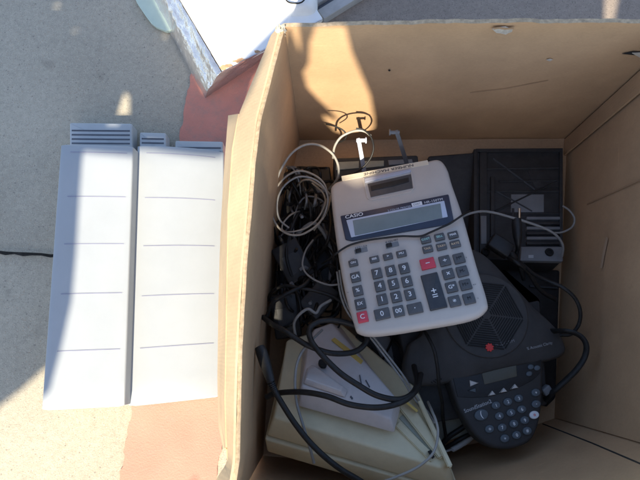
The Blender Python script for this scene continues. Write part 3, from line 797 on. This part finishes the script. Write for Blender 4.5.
low = [[(x * .995, y * .995, -.040) for x, y, z in last], [(x * .93, y * .93, -.058) for x, y, z in last]]
loft(bm, low[::-1] + rings)
body = link("body", bm, M['phone'], ph, smooth=50)
# speaker grille: dished disc with ribs
bm = bmesh.new()
def ringpts(r, z, n=72): return [(r * math.cos(2 * math.pi * i / n), r * math.sin(2 * math.pi * i / n), z) for i in range(n)]
loft(bm, [ringpts(RD, -.006), ringpts(RD, .0005), ringpts(RD - .0015, .0016), ringpts(RD - .004, .0012), ringpts(RD * .5, .0022), ringpts(.002, .0026)])
gr = link("speaker_disc", bm, M['phone'], ph, smooth=60)
bm = bmesh.new(); rot0 = math.radians(-8)
for s in range(6):
    a0 = rot0 + s * math.pi / 3
    for k in range(13):
        d = .008 + k * .0036
        half = d * math.tan(math.pi / 6) - .0016
        if half <= .001: continue
        ca_, sa_ = math.cos(a0 + math.pi / 6), math.sin(a0 + math.pi / 6)
        def q(dd, hh): return (dd * ca_ - hh * sa_, dd * sa_ + hh * ca_)
        prism(bm, [q(d - .0009, -half), q(d + .0009, -half), q(d + .0009, half), q(d - .0009, half)], .0012, .0031 - .00001 * k)
link("grille_slot", bm, M['rubber'], gr)
rp = math.atan2(V(511, 341)[1] - V(489, 347)[1], V(511, 341)[0] - V(489, 347)[0])
bm = bmesh.new(); ex, ey = V(489, 347.5)
for k in range(8):
    a = k * math.pi / 4 + .2; prism(bm, ellipse(ex + .0044 * math.cos(a), ey + .0044 * math.sin(a), .0025, .0019, 8, a), .0013, .0033, .0004)
prism(bm, ellipse(ex, ey, .0030, .0030, 10), .0013, .0034)
link("emblem", bm, M['phone_red'], gr, smooth=40)
bm = bmesh.new(); write(bm, "POLYCOM", *V(504.5, 343.2), .0024, .0062, rp, 0, 1.1)
link("brand_lettering", bm, M['phone_txt'], gr)
bm = bmesh.new(); x, y = V(538.5, 346.4, -.012); write(bm, "% Acoustic Clarity", x, y, -.0085, .0062, rp - .02, 0)
for v in bm.verts: v.co.z = htop(math.atan2(v.co.y, v.co.x), math.hypot(v.co.x, v.co.y)) + .0006
link("side_lettering", bm, M['phone_txt2'], body)
# fluted microphone vents on the left arm
bm = bmesh.new()
for k in range(13):
    a = V(416.5 + k * 1.9, 392 - k * 1.2); b = V(421 + k * 1.9, 405 - k * 2.2)
    pts = []
    for t in (0, .33, .66, 1):
        x, y = a[0] + (b[0] - a[0]) * t, a[1] + (b[1] - a[1]) * t; r = math.hypot(x, y)
        if r < Rr(math.atan2(y, x)) - .003: pts.append(Vector((x, y, htop(math.atan2(y, x), r) + .0003)))
    if len(pts) > 1: tube(bm, pts, .0009, 5)
link("microphone_vent", bm, M['rubber'], body)
# the keypad pod
def pcrop(cx, cy): return (450 + cx * .1875, 360 + cy * .1875)
HP = -.014
def W2(cx, cy): return V(*pcrop(cx, cy), HP)
pod = [W2(*p) for p in ((-4, 60), (28, 210), (70, 300), (130, 395), (185, 445), (245, 472), (330, 474), (420, 440), (462, 380), (484, 300), (494, 200), (497, 100), (494, -20), (440, -70), (350, -60), (250, -30), (120, 10))]
pod = smooth_loop(pod, 4)
if poly_area(pod) < 0: pod = pod[::-1]
bm = bmesh.new(); prism(bm, pod, HP - .030, HP, .006)
bm2 = inset(pod, .01)
rk = math.atan2(W2(363, 204)[1] - W2(243, 242)[1], W2(363, 204)[0] - W2(243, 242)[0])
kp = link("keypad_pod", bm, M['phone_pod'], ph, smooth=50)
bm = bmesh.new()
write(bm, "SoundStation2", *W2(148, 246), HP + .0003, .0080, rk + .05, 0, 1.0, bold=.00015)
link("model_lettering", bm, M['phone_txt2'], kp)
# the recessed display band above the keys
bm = bmesh.new(); arc = [W2(*p) for p in ((12, 80), (120, 30), (250, -15), (350, -42), (440, -50), (486, -15), (488, 62), (440, 108), (380, 140), (300, 172), (200, 196), (120, 202), (40, 196))]
prism(bm, arc, HP - .001, HP + .0010, .0006); bd_ = link("display_band", bm, M['black'], kp, smooth=45)
bm = bmesh.new(); prism(bm, rounded([W2(168, 72), W2(350, 22), W2(356, 88), W2(182, 132)], .0015, 3), HP, HP + .0020, .0005); link("display", bm, M['phone_lcd'], bd_, smooth=45)
def pkey(cx, cy, rx, ry, s, km, tm, size=.0062, nm="key", rot=None, par=None):
    x, y = W2(cx, cy); bm = bmesh.new(); sc = .1875 / 615.0
    prism(bm, ellipse(x, y, rx * sc, ry * sc, 20, rk if rot is None else rot), HP, HP + .0030, .0012)
    if s: write(bm, s, x, y, HP + .0032, size, rk, 1, bold=.0002)
    return link(nm, bm, [km, tm], kp, smooth=60)
PK = M['phone_key']; PT = M['phone_txt2']
for (cx, cy, s) in ((243, 242, "1"), (306, 223, "2"), (364, 205, "3"), (261, 299, "4"), (323, 281, "5"), (380, 263, "6"), (276, 360, "7"), (338, 340, "8"), (396, 321, "9"), (290, 418, "*"), (353, 400, "0"), (409, 378, "#"), (209, 368, "o"), (455, 174, "+"), (457, 235, "-")):
    pkey(cx, cy, 24, 19, s, PK, M['white_ink'], .0066)
pkey(447, 293, 25, 19, "\u00b0", M['white_ink'], M['phone_red'], .012)
pkey(165, 293, 37, 27, "(", PK, M['white_ink'], .0125)
for (cx, cy) in ((428, 38), (462, 43), (420, 74)): pkey(cx, cy, 17, 13, "", PK, PT, nm="key")
def tri(pts, m): 
    bm = bmesh.new(); prism(bm, rounded([W2(*p) for p in pts], .0006, 2), HP, HP + .0034, .0008); link("arrow_key", bm, m, kp, smooth=45)
tri(((102, 108), (150, 122), (106, 142)), M['arrow']); tri(((92, 163), (134, 148), (136, 174)), PK)
for (cx, cy) in ((221, 179), (282, 163), (341, 143)): tri(((cx - 22, cy + 13), (cx + 1, cy - 15), (cx + 21, cy + 5)), M['arrow'])

# ------------------------------------------------------------------ beige terminal with a grey lilac top, lower left
bt = tag(empty("card_terminal", at(345, 420, .06)), "beige and lilac grey desktop terminal at the lower left under thick black cords", "terminal")
BI = bt.matrix_world.inverted()
def lift(p):
    x, y, z = p; return (x, y, z + .03 + .06 * max(0, min(1, (y - 325) / 130)))
def hull(name, lo_, hi_, m, par, bev=.004, parent=None):
    bm = bmesh.new()
    rings = [[BI @ at(*lift(p)) for p in lo_], [BI @ at(*lift(p)) for p in hi_]]
    loft(bm, rings); 
    bmesh.ops.recalc_face_normals(bm, faces=bm.faces)
    bmesh.ops.bevel(bm, geom=bm.edges[:], offset=bev, segments=3, affect='EDGES', profile=.5, clamp_overlap=True)
    o = link(name, bm, m, bt, smooth=40)
    if parent: o.parent = parent
    return o
base = hull("base", [(266, 436, .118), (452, 491, .125), (455, 482, .11), (420, 392, .05), (345, 328, .04), (290, 338, .045)],
                    [(274, 417, .150), (440, 468, .160), (449, 462, .155), (414, 386, .11), (341, 324, .085), (286, 341, .090)], M['beige'], bt)
hull("lower_shell", [(267, 452, .082), (455, 508, .085), (459, 490, .075), (424, 396, .03), (345, 332, .03), (286, 350, .03)],
                    [(264.5, 439, .1165), (453.5, 494, .1235), (457, 483, .108), (422, 393, .049), (345, 328.5, .039), (288, 338.5, .044)], M['beige'], bt, .0035)
top = hull("top_block", [(297, 407, .150), (394.5, 434, .158), (401, 409, .138), (341, 326, .088), (312, 332, .088), (302, 350, .10)],
                  [(301.5, 385, .176), (391, 419, .182), (396, 397, .166), (331, 322.5, .118), (314, 329, .118), (307, 349, .130)], M['lilac'], bt, .004)
hull("ridge", [(303, 384, .176), (345, 398, .178), (348, 390, .172), (312, 364, .150), (306, 366, .152)],
              [(306, 378, .184), (341, 391, .186), (342, 386, .182), (316, 367, .160), (309, 369, .161)], M['lilac'], bt, .002, top)
LP = [at(*lift(p)) for p in ((301.5, 385, .176), (391, 419, .182), (331, 322.5, .118))]
TPn = (LP[1] - LP[0]).cross(LP[2] - LP[0]).normalized()
if TPn.z < 0: TPn = -TPn
TPo = LP[0]
def decal(name, poly, m, h=.0012, parent=top, bev=0):
    bm = bmesh.new(); lo_ = [BI @ (onplane(x, y, TPo, TPn) - TPn * .001) for x, y in poly]; hi_ = [BI @ (onplane(x, y, TPo, TPn) + TPn * h) for x, y in poly]
    loft(bm, [lo_, hi_]); o = link(name, bm, m, bt); o.parent = parent; return o
decal("sticker", [(331.5, 340), (334.5, 338), (349, 349), (363, 361), (361, 364), (346, 352)], M['yellow'])
decal("rubber_foot", ellipse(322.5, 364.5, 4.6, 3.4, 14, .6), M['rubber'], .004)
decal("groove", [(351, 396), (353, 398.5), (352, 399.3), (350, 396.8)], M['slot']); decal("groove", [(366, 380), (370, 387), (369.3, 387.5), (365.3, 380.5)], M['slot'])
decal("groove", [(360, 375), (362.5, 388), (361.8, 388.2), (359.3, 375.2)], M['slot'])
# the side bay: a sunk tray with rails and a small black socket
DP = [at(*lift(p)) for p in ((440, 468, .160), (274, 417, .150), (414, 386, .11))]
DN = (DP[1] - DP[0]).cross(DP[2] - DP[0]).normalized(); DN = DN if DN.z > 0 else -DN
def deck(name, poly, h, m, bev=.0012):
    bm = bmesh.new(); loft(bm, [[BI @ (onplane(x, y, DP[0], DN) - DN * .004) for x, y in poly], [BI @ (onplane(x, y, DP[0] + DN * h, DN) + DN * 0) for x, y in poly]])
    bmesh.ops.recalc_face_normals(bm, faces=bm.faces); bmesh.ops.bevel(bm, geom=bm.edges[:], offset=bev, segments=2, affect='EDGES', clamp_overlap=True)
    o = link(name, bm, m, bt, smooth=40); o.parent = base; return o
deck("side_rail", [(395, 426), (399.5, 421), (436, 456), (431, 462)], .004, M['beige'])
deck("side_ledge", [(399, 408), (404, 392), (447, 455), (439, 459)], .007, M['beige'], .002)
deck("bay_lip", [(414, 394), (418.5, 393), (453, 466), (448.5, 468)], .013, M['beige'], .0016)
deck("bay_slot", [(399, 418), (403, 414), (436, 450), (433, 454)], .0012, M['olive'], .0004)
hull("sticker", [(401, 396, .138), (418, 410, .138), (417, 412.5, .138), (400, 398.5, .138)], [(401, 396, .1475), (418, 410, .1475), (417, 412.5, .1475), (400, 398.5, .1475)], M['yellow'], bt, .0004, base)
hull("socket", [(427.5, 451, .15), (431, 450, .15), (435, 457, .15), (432, 459, .15)], [(427.5, 451, .166), (431, 450, .166), (435, 457, .166), (432, 459, .166)], M['rubber'], bt, .001, base)

# ------------------------------------------------------------------ black upturned machine in the far right corner
kx0, kx1, kx2 = at(476, 258, .105), at(562, 262, .100), at(475, 148, .045)
UF = Frame(kx0, kx1 - kx0, kx2 - kx0)
um = tag(empty("upturned_machine", UF.m), "black machine standing upside down in the far right corner, showing its ribbed underside", "machine")
def q4(*p, h=0.0): return [UF.uv(x, y, h) for x, y in p]
bm = bmesh.new(); prism(bm, rounded(q4((474, 257), (563, 261), (563, 147), (474, 148)), .004, 3), -.05, -.006, .002)
ub = link("casing", bm, M['black2'], um, smooth=45)
def upart(nm, pts, z0, z1, m, bev=.0008, parent=ub, r=0):
    bm = bmesh.new(); pp = q4(*pts)
    prism(bm, rounded(pp, r, 3) if r else pp, z0, z1, bev); return link(nm, bm, m, parent, smooth=45)
for pts in (((474, 256), (477.5, 256), (477.5, 149), (474, 149)), ((480, 254), (487, 254), (487, 152), (480, 152)), ((491, 240), (494.5, 240), (494.5, 176), (491, 176)), ((560, 246), (563, 246), (563, 148), (560, 148)), ((476, 151.5), (561, 151), (561, 148), (476, 148.5))):
    upart("rim_rail", pts, -.0065, .0, M['black2'])
for (a, b_) in (((494, 157), (536, 188)), ((562, 178), (496, 210)), ((496, 189), (533, 210)), ((486, 167.5), (562, 166.5)), ((486, 190), (562, 190)), ((496, 212.5), (562, 212.5)), ((500, 180), (562, 179))):
    a3, b3 = UF.uv(*a), UF.uv(*b_); bm = bmesh.new(); tube(bm, [Vector((a3[0], a3[1], -.005)), Vector((b3[0], b3[1], -.005))], .0022, 4); link("rib", bm, M['black2'], ub)
upart("recess_plate", ((512, 211), (545, 211), (545, 193), (512, 193)), -.0065, -.0045, M['dgrey']); upart("recess_plate", ((536, 186), (560, 186), (560, 168), (528, 168)), -.0065, -.0048, M['black2'])
upart("cable_channel", ((481, 244), (486.5, 244), (486.5, 216), (480.5, 216)), -.006, .0012, M['dgrey'])
for k in range(7):
    y = 216.5 + k * 5.0
    upart("vent_fin", ((527 if k < 6 else 521, y + 2.6), (562, y + 2.6), (562, y), (527 if k < 6 else 521, y)), -.0066, -.0005, M['black2' if k % 2 else 'dgrey'], .0005)
upart("foot_block", ((520, 261), (562.5, 261.8), (562.5, 247.5), (521, 247)), -.0066, .002, M['dgrey'], .0012, r=.002)
upart("rating_plate", ((528, 258.5), (533, 258.5), (533, 255.5), (528, 255.5)), .0015, .0024, M['grey_plastic'], 0)
for (x, y) in ((548.5, 253), (485, 252.5)):
    u, v = UF.uv(x, y); bm = bmesh.new()
    loft(bm, [[(u + r * math.cos(2 * math.pi * i / 24), v + r * math.sin(2 * math.pi * i / 24), z) for i in range(24)] for r, z in ((.0075, -.006), (.0075, .005), (.0068, .006), (.0042, .006), (.004, .0035), (.0005, .0035))])
    link("rubber_foot", bm, M['rubber'], ub, smooth=40)

# ------------------------------------------------------------------ dark devices lower in the box that carry the rest, and added dark fillers
def device(name, pts, z0, z1, m, label, cat, parts=()):
    c = at(*pts[0], z0); bm = bmesh.new(); pp = [(at(x, y, z1).x, at(x, y, z1).y) for x, y in pts]
    prism(bm, rounded(pp, .005, 3), z0, z1, .003)
    root = empty(name, Vector((c.x, c.y, z0))); I = root.matrix_world.inverted()
    for v in bm.verts: v.co = I @ v.co
    o = link("casing", bm, m, root, smooth=45); tag(root, label, cat)
    for (nm, ppts, za, zb, pm) in parts:
        bm = bmesh.new(); prism(bm, [(at(x, y, zb).x, at(x, y, zb).y) for x, y in ppts], za, zb, .0008)
        for v in bm.verts: v.co = I @ v.co
        link(nm, bm, pm, root, smooth=45)
    return root
device("network_router", ((333, 158), (418, 155), (423, 215), (338, 222)), .0115, .075, M['black2'], "dark router with pale olive panels along its back edge, mostly hidden behind the calculator", "router",
       [("back_panel", ((336, 162), (359, 161), (359, 168), (336, 170)), .07, .0775, M['olive']), ("back_panel", ((363, 161), (384, 160.5), (384, 166), (364, 168)), .07, .0775, M['olive']), ("back_panel", ((388, 160), (412, 159), (413, 163), (389, 165)), .07, .0775, M['dgrey'])])
device("set_top_box", ((282, 172), (330, 166), (344, 300), (276, 306)), .0115, .055, M['black'], "flat black device under the tangle of cords along the left side of the box", "device",
       [("vent_strip", ((292, 190), (324, 187), (325, 192), (293, 195)), .05, .0562, M['dgrey']), ("vent_strip", ((290, 204), (326, 201), (327, 206), (291, 209)), .05, .0562, M['dgrey'])])
device("shade_slab", ((428, 156), (480, 152), (486, 300), (446, 306)), .0115, .045, M['black2'], "dark slab added in place of deep shade between the calculator and the upturned machine", "slab",  # dark slab stands in for deep shade on the box floor
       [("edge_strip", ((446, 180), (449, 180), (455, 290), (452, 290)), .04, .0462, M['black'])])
device("dark_floor_filler", ((500, 268), (560, 270), (556, 398), (546, 408), (538, 300)), .0115, .045, M['black'], "shallow black tray against the right cardboard side, under the phone's looping cords", "tray",  # added filler that keeps the floor dark beside the phone
       [("divider", ((530, 285), (558, 287), (558, 289), (530, 287)), .04, .050, M['black2'])])
device("base_unit", ((398, 330), (540, 300), (548, 405), (420, 425)), .0115, .135, M['black2'], "black box shaped unit lying beneath the conference phone", "device")
device("pale_adapter", ((424, 398), (462, 392), (474, 432), (440, 444)), .0115, .10, M['olive'], "pale green grey plastic adapter wedged between the terminal and the conference phone", "adapter",
       [("top_plate", ((430, 404), (452, 400), (456, 410), (434, 415)), .095, .103, M['olive'])])
device("black_cradle", ((352, 318), (425, 322), (432, 392), (392, 386)), .0115, .085, M['black'], "glossy black cradle in the gap between calculator, terminal and phone", "device",
       [("slot_strip", ((370, 335), (390, 337), (396, 372), (388, 372)), .08, .0865, M['dgrey'])])
bm = bmesh.new(); tube(bm, catmull([at(444, 452, .09), at(455, 448, .095), at(466, 441, .095), at(474, 434, .09)]), [.002] * 6 + [.005] * 8 + [.0055] * 8 + [.002] * 3, 8)
tag(link("white_clip", bm, M['arrow'], smooth=50), "slim white plastic clip beside the pale adapter near the box floor", "clip")
def brick(px, py, z, sx, sy, sz, rz, tilt, m, label):
    p = at(px, py, z); root = empty("power_adapter", Matrix.Translation(p) @ Matrix.Rotation(rz, 4, 'Z') @ Matrix.Rotation(tilt, 4, 'X'))
    bm = bmesh.new(); box(bm, (0, 0, 0), (sx, sy, sz), .003); link("casing", bm, m, root, smooth=45)
    bm = bmesh.new(); tube(bm, [Vector((0, sy / 2 - .001, 0)), Vector((0, sy / 2 + .008, 0)), Vector((0, sy / 2 + .018, 0))], [.005, .0042, .0028], 10); link("strain_relief", bm, m, root, smooth=45)
    bm = bmesh.new(); box(bm, (0, -.004, sz / 2 + .0002), (sx * .6, sy * .5, .0008), 0); link("rating_plate", bm, M['black2'], root)
    tag(root, label, "power adapter")
brick(293, 262, .115, .050, .070, .034, .5, .1, M['black'], "black power adapter deep among cords, left of the calculator's key block")
brick(318, 300, .115, .042, .062, .03, -.7, -.2, M['black2'], "black power adapter just left of the calculator's red C key")
brick(286, 315, .11, .045, .075, .034, .15, .25, M['black'], "black power adapter against the left cardboard side, above the beige terminal")

# ------------------------------------------------------------------ cords
def T(pts): return [lift(p) for p in pts]
def cord(name, pts, r, m, label, n=8, flat=1.0, seg=9, group=None, cat="cord", ends=None):
    P = catmull([at(*p) for p in pts], n); bm = bmesh.new(); tube(bm, P, r, seg, 0, flat)
    o = link(name, bm, m, smooth=60); tag(o, label, cat, group); return o
# thick black mains cord looped over the terminal, its end going back under the phone
cord("thick_cable", T([(263, 317, .17), (272, 324, .19), (285, 331, .20), (297, 339, .20), (309, 346, .20), (330, 353, .195), (349, 353, .19), (361, 348, .19), (367, 338, .19), (360, 328, .195), (339, 321, .20), (321, 321, .205), (310, 328, .21), (311, 340, .215), (321, 354, .217), (339, 372, .215), (358, 385, .212), (377, 395.5, .205), (398, 399.5, .20), (412, 394, .19), (417, 382, .17), (414, 366, .14)]), .0043, M['black_cord'], "thick black power cord making a wide loop on top of the lilac grey block")
cord("thick_cable", T([(266, 397, .155), (278, 393, .165), (302, 392, .19), (326, 396, .203), (350, 404.5, .205), (378, 407.5, .203), (402, 402, .2), (416, 390, .185), (421, 374, .16)]), .0042, M['black_cord'], "thick black power cord running straight across the lilac front of the beige terminal")
# figure-eight connector and its cord across the terminal's front
root = empty("power_lead", at(265, 365, .25)); tag(root, "black power lead with a moulded connector, crossing the beige terminal's front to the near edge", "power lead"); RI = root.matrix_world.inverted()
bm = bmesh.new(); P = [RI @ at(*p) for p in T([(259.5, 347, .215), (261.5, 352, .215), (265, 363, .213), (268.5, 374, .21), (271, 382, .208)])]
tube(bm, P, [.0056, .0068, .0066, .0055, .0046], 12, flat=1.25); link("connector", bm, M['black'], root, smooth=45)
bm = bmesh.new()
for k in range(6):
    a = at(*lift((271.2, 383, .208))).lerp(at(*lift((276, 393, .2))), k / 6); b = at(*lift((271.2, 383, .208))).lerp(at(*lift((276, 393, .2))), k / 6 + .09); tube(bm, [RI @ a, RI @ b], .0056 - k * .0003, 10)
link("strain_relief", bm, M['black'], root, smooth=45)
bm = bmesh.new(); tube(bm, catmull([RI @ at(*p) for p in T([(270.5, 381, .208), (276, 393, .2), (283, 405, .195), (294, 422, .185), (308, 440, .175), (324, 456, .168), (342, 470, .16), (362, 482, .15), (380, 497, .13)])], 8), .0042, 9); link("flex", bm, M['black_cord'], root, smooth=60)
cord("thin_cord", T([(322, 330, .165), (312, 340, .19), (302, 352, .19), (296.5, 366, .19), (295, 384, .185), (297, 404, .175), (303, 425, .165), (309, 445, .15), (314, 463, .135)]), .0021, M['grey_cord'], "thin grey cord hanging over the beige terminal's left end with a loose tip")
# pale double wire from the calculator's left edge down to the terminal bay
for dx, dy, lab in ((0, 0, "pale grey wire slanting past the red C key, lower of a close pair"), (2.4, -1.6, "pale grey wire slanting past the red C key, upper of a close pair")):
    cord("thin_cord", [(337 + dx, 272 + dy, .2), (341 + dx, 296 + dy, .213), (350 + dx, 316 + dy, .222), (369 + dx, 336 + dy, .22), (387 + dx, 359 + dy, .218), (402 + dx, 379 + dy, .215), (413 + dx, 397 + dy, .205), (424 + dx, 412 + dy, .19), (432 + dx, 424 + dy, .22)], .0017, M['grey_cord'], lab)
cord("white_wire", T([(428, 402, .12), (432, 411, .165), (436, 421, .18), (438, 432, .182), (436, 446, .182), (430, 457, .182), (416, 468, .18), (396, 477, .175), (376, 484, .165)]), .0019, M['white_cord'], "thin white wire curling over the beige terminal's right end")
cord("black_cable", [(421, 326, .190), (428, 337, .207), (434, 350, .212), (437.5, 368, .206), (439, 386, .195), (442, 402, .17), (443, 418, .14), (446, 438, .11)], .0028, M['black_cord'], "black cord lying over the conference phone's left arm")
cord("black_cable", [(440, 446, .10), (450, 436, .112), (462, 428, .115), (474, 418, .12), (484, 405, .12)], .0043, M['black_cord'], "short thick black cord emerging below the conference phone's left side")
cord("black_cable", [(438, 452, .085), (452, 444, .10), (466, 436, .105), (480, 430, .1)], .0036, M['black_cord'], "black cord lying lowest beside the pale adapter")
# right side loops of the phone
cord("black_cable", [(520, 262, .14), (534, 274, .17), (548, 281, .19), (562, 287, .2), (574, 297, .2), (580, 310, .195), (579, 324, .185), (571, 334, .175), (560, 335, .165)], .0030, M['black_cord'], "black cord arching along the right cardboard side above the phone")
cord("flat_cord", [(552, 331, .16), (566, 331, .185), (579, 335, .19), (586, 344, .19), (585, 356, .185), (577, 369, .18), (565, 381, .17), (554, 391, .16), (545, 400, .14)], .0028, M['black_cord'], "flat black twin cord folded down the phone's right side", flat=1.7)
cord("black_cable", [(505, 255, .13), (516, 262, .16), (528, 272, .15), (540, 290, .13), (556, 300, .12)], .0036, M['black_cord'], "black cord trailing between the upturned machine and the phone")
p = at(546, 390, .15); bm = bmesh.new(); box(bm, (0, 0, 0), (.015, .012, .012), .002); ob = link("phone_plug", bm, M['dgrey'], smooth=45); ob.location = p; ob.rotation_euler = (0.2, .1, .6); tag(ob, "small grey modular plug at the keypad's right edge", "plug")
# black wire draped over the calculator and grey wire beyond it
def onc(x, y, h): return (x, y, onplane(x, y, CF.o + CF.n * h, CF.n).z)
cord("thin_cord", [(322, 264, .14), (330, 258.5, .20)] + [onc(*p) for p in ((335.5, 254, .0035), (349, 245.5, .004), (367, 240.5, .005), (384, 238, .0055), (401, 236.2, .005), (420, 236.2, .0045), (430, 232.5, .005), (439, 228.5, .006), (450, 223.5, .006), (463, 214.8, .004))] + [(470, 211, .20)], .0016, M['black_cord'], "thin black wire draped over the calculator just below its display")
cord("thin_cord", [(455, 222, .15), (466, 215, .15), (480, 211.5, .148), (493, 212.5, .145), (510, 217, .145), (527, 222, .142), (546, 229, .14), (557, 236, .135), (563, 246, .125), (562, 256, .11)], .0022, M['grey_cord'], "grey wire crossing the upturned machine in the far right corner")
cord("thin_cord", [(563, 206, .09), (570, 211, .10), (574.5, 219, .10), (572, 227, .10), (563, 232, .1), (554, 233, .09)], .0018, M['grey_cord'], "small grey wire loop between the upturned machine and the right cardboard side")
# two pin plug and a black adapter block on the upturned machine
root = empty("mains_plug", at(518, 238, .135)); tag(root, "black two pin mains plug with brass pins pointing up on the upturned machine", "plug"); RI = root.matrix_world.inverted()
bm = bmesh.new(); tube(bm, [RI @ at(*p) for p in ((516.5, 219, .14), (516.8, 226, .14), (517.5, 236, .14), (518, 244, .138), (518, 250, .13))], [.0095, .0105, .0095, .0062, .0042], 12, flat=.8); link("plug_body", bm, M['black'], root, smooth=45)
for x in (513, 519.4):
    bm = bmesh.new(); tube(bm, [RI @ at(x, 220, .142), RI @ at(x + .0, 208.5, .142)], .0022, 8); link("pin", bm, M['copper'] if x > 515 else M['black'], root, smooth=45)
bm = bmesh.new(); tube(bm, catmull([RI @ at(*p) for p in ((518, 248, .13), (516, 258, .12), (520, 268, .11), (524, 280, .10))], 6), .0036, 9); link("flex", bm, M['black_cord'], root, smooth=60)
p = at(500, 246, .135); root = empty("adapter_block", Matrix.Translation(p) @ Matrix.Rotation(math.radians(-35), 4, 'Z')); tag(root, "small black rectangular adapter block lying slantwise on the upturned machine", "power adapter")
bm = bmesh.new(); box(bm, (0, 0, 0), (.040, .026, .022), .003); link("casing", bm, M['black'], root, smooth=45)
bm = bmesh.new(); tube(bm, [Vector((.019, 0, 0)), Vector((.026, -.001, 0)), Vector((.034, -.003, -.002))], [.006, .005, .003], 10); link("strain_relief", bm, M['black'], root, smooth=45)
# coiled pale cords, far left
cord("coiled_cord", [(268, 214, .10), (270, 205, .14), (273, 190, .165), (278, 176, .18), (284, 164, .185), (291, 154, .185), (300, 147, .185), (310, 144, .185), (320, 145.5, .185), (328, 150, .185), (334, 156, .183), (338, 165, .18), (338.5, 174, .175), (336, 181, .16), (329, 189, .12)], .0021, M['white_cord'], "thick pale cord making the largest loop in the far left corner")
cord("coiled_cord", [(314, 230, .14), (323, 217, .16), (328, 202, .17), (326, 188, .172), (321, 180, .172), (313, 174.5, .172), (303, 171, .172), (294, 172, .172), (285, 177.5, .17), (277, 187, .168), (273, 197, .166), (271.5, 208, .166), (273, 218, .166), (279, 228, .166), (288, 234, .168), (299, 235, .168), (309, 231, .168), (319, 223, .166), (327, 211, .163), (331, 196, .15)], .0018, M['tan_cord'], "beige grey cord wound in a round coil left of the calculator")
cord("coiled_cord", [(303, 210, .11), (292, 214, .145), (284, 222, .155), (282, 229, .158), (287, 232, .163), (297, 231, .163), (308, 227, .163), (318, 218, .16), (325, 204, .155), (323, 193, .15), (312, 183, .14)], .0015, M['tan_cord'], "beige grey cord forming the smaller inner coil left of the calculator")
cord("coiled_cord", [(296, 188, .10), (302, 181, .14), (310, 180, .15), (320, 186, .15), (328, 192, .15), (334, 199, .14)], .0017, M['tan_cord'], "short beige grey strand crossing inside the round coil")
cord("coiled_cord", [(318, 226, .15), (325, 213, .17), (328, 198, .176), (322, 185, .176), (311, 178, .176), (298, 177, .176), (286, 184, .174), (279, 195, .172), (277, 208, .172), (280, 220, .172), (289, 228, .172)], .0016, M['grey_cord'], "dark grey strand riding on top of the round coil of beige grey cord")
cord("white_wire", [(333, 158, .16), (334.5, 147, .19), (340, 138, .20), (348, 133, .205), (357, 130.5, .205), (365, 131.5, .205), (371, 136, .205)], .0021, M['white_cord'], "white cord loop standing up behind the calculator in the sun patch")
cord("thin_cord", [(326, 124, .20), (334, 126, .205), (342, 129.5, .205), (346, 134, .20), (345, 139, .19), (338, 143, .17)], .0013, M['black_cord'], "thin black wire curl against the far cardboard side")
cord("thin_cord", [(356, 128.5, .207), (364, 130, .207), (371, 137, .206), (373.5, 148, .2), (370, 159, .19), (361, 169, .18), (350, 175, .17), (338, 180, .155)], .0016, M['black_cord'], "thin black wire looping down behind the calculator's back edge")
cord("thin_cord", [(313, 240, .13), (306, 250, .15), (302.5, 262, .16), (304, 270, .165), (309, 276, .17), (318, 281.5, .175), (330, 285, .18), (341, 284, .18)], .0016, M['grey_cord'], "thin grey wire curving below the coil to the calculator's left edge")
cord("thin_cord", [(296, 338, .15), (294, 324, .17), (299, 315, .18), (308, 309, .185), (316, 313, .185), (321, 306, .185), (331, 300, .18)], .0024, M['grey_cord'], "grey wire kinked above the loop of thick black cord")
cord("thin_cord", [(268, 300, .12), (272, 292, .15), (284, 286, .165), (300, 288, .17), (316, 291, .17), (334, 297, .17), (346, 306, .16)], .0030, M['black_cord'], "black cord sagging across from the left cardboard side toward the red C key")
cord("thin_cord", [(267, 316, .16), (272, 304, .175), (281, 297, .18), (292, 291, .18), (304, 285, .175), (312, 276, .16)], .0034, M['black_cord'], "black cord rising from the thick cord's end along the left side")
# the heap of black cords filling the left side
rh = random.Random(33)
for k in range(46):
    cx, cy = rh.uniform(276, 336), rh.uniform(172, 316); n = rh.randint(5, 8); a = rh.uniform(0, 6.28); pts = []
    R0 = rh.uniform(10, 34)
    for i in range(n):
        a += rh.uniform(.5, 1.1); x = cx + R0 * .7 * math.cos(a); y = cy + R0 * 1.3 * math.sin(a)
        pts.append((min(340, max(273, x)), min(326, max(168, y)), rh.uniform(.065, .14)))
    cord("tangled_cord", pts, rh.choice((.0016, .0022, .0028, .0034)), M['black_cord'] if k % 6 else M['dgrey'], "dark cord in the heap filling the left side of the box", 7, seg=7, group="dark cords heaped left of the calculator")
for k in range(9):
    x0, y0 = rh.uniform(350, 420), rh.uniform(325, 350); pts = [(x0, y0, rh.uniform(.09, .15))]
    for i in range(4): pts.append((pts[-1][0] + rh.uniform(-8, 16), pts[-1][1] + rh.uniform(8, 18), rh.uniform(.09, .14)))
    cord("tangled_cord", pts, rh.choice((.002, .0028, .0036)), M['black_cord'], "dark cord in the gap between calculator, terminal and conference phone", 7, seg=7, group="dark cords in the gap below the calculator")
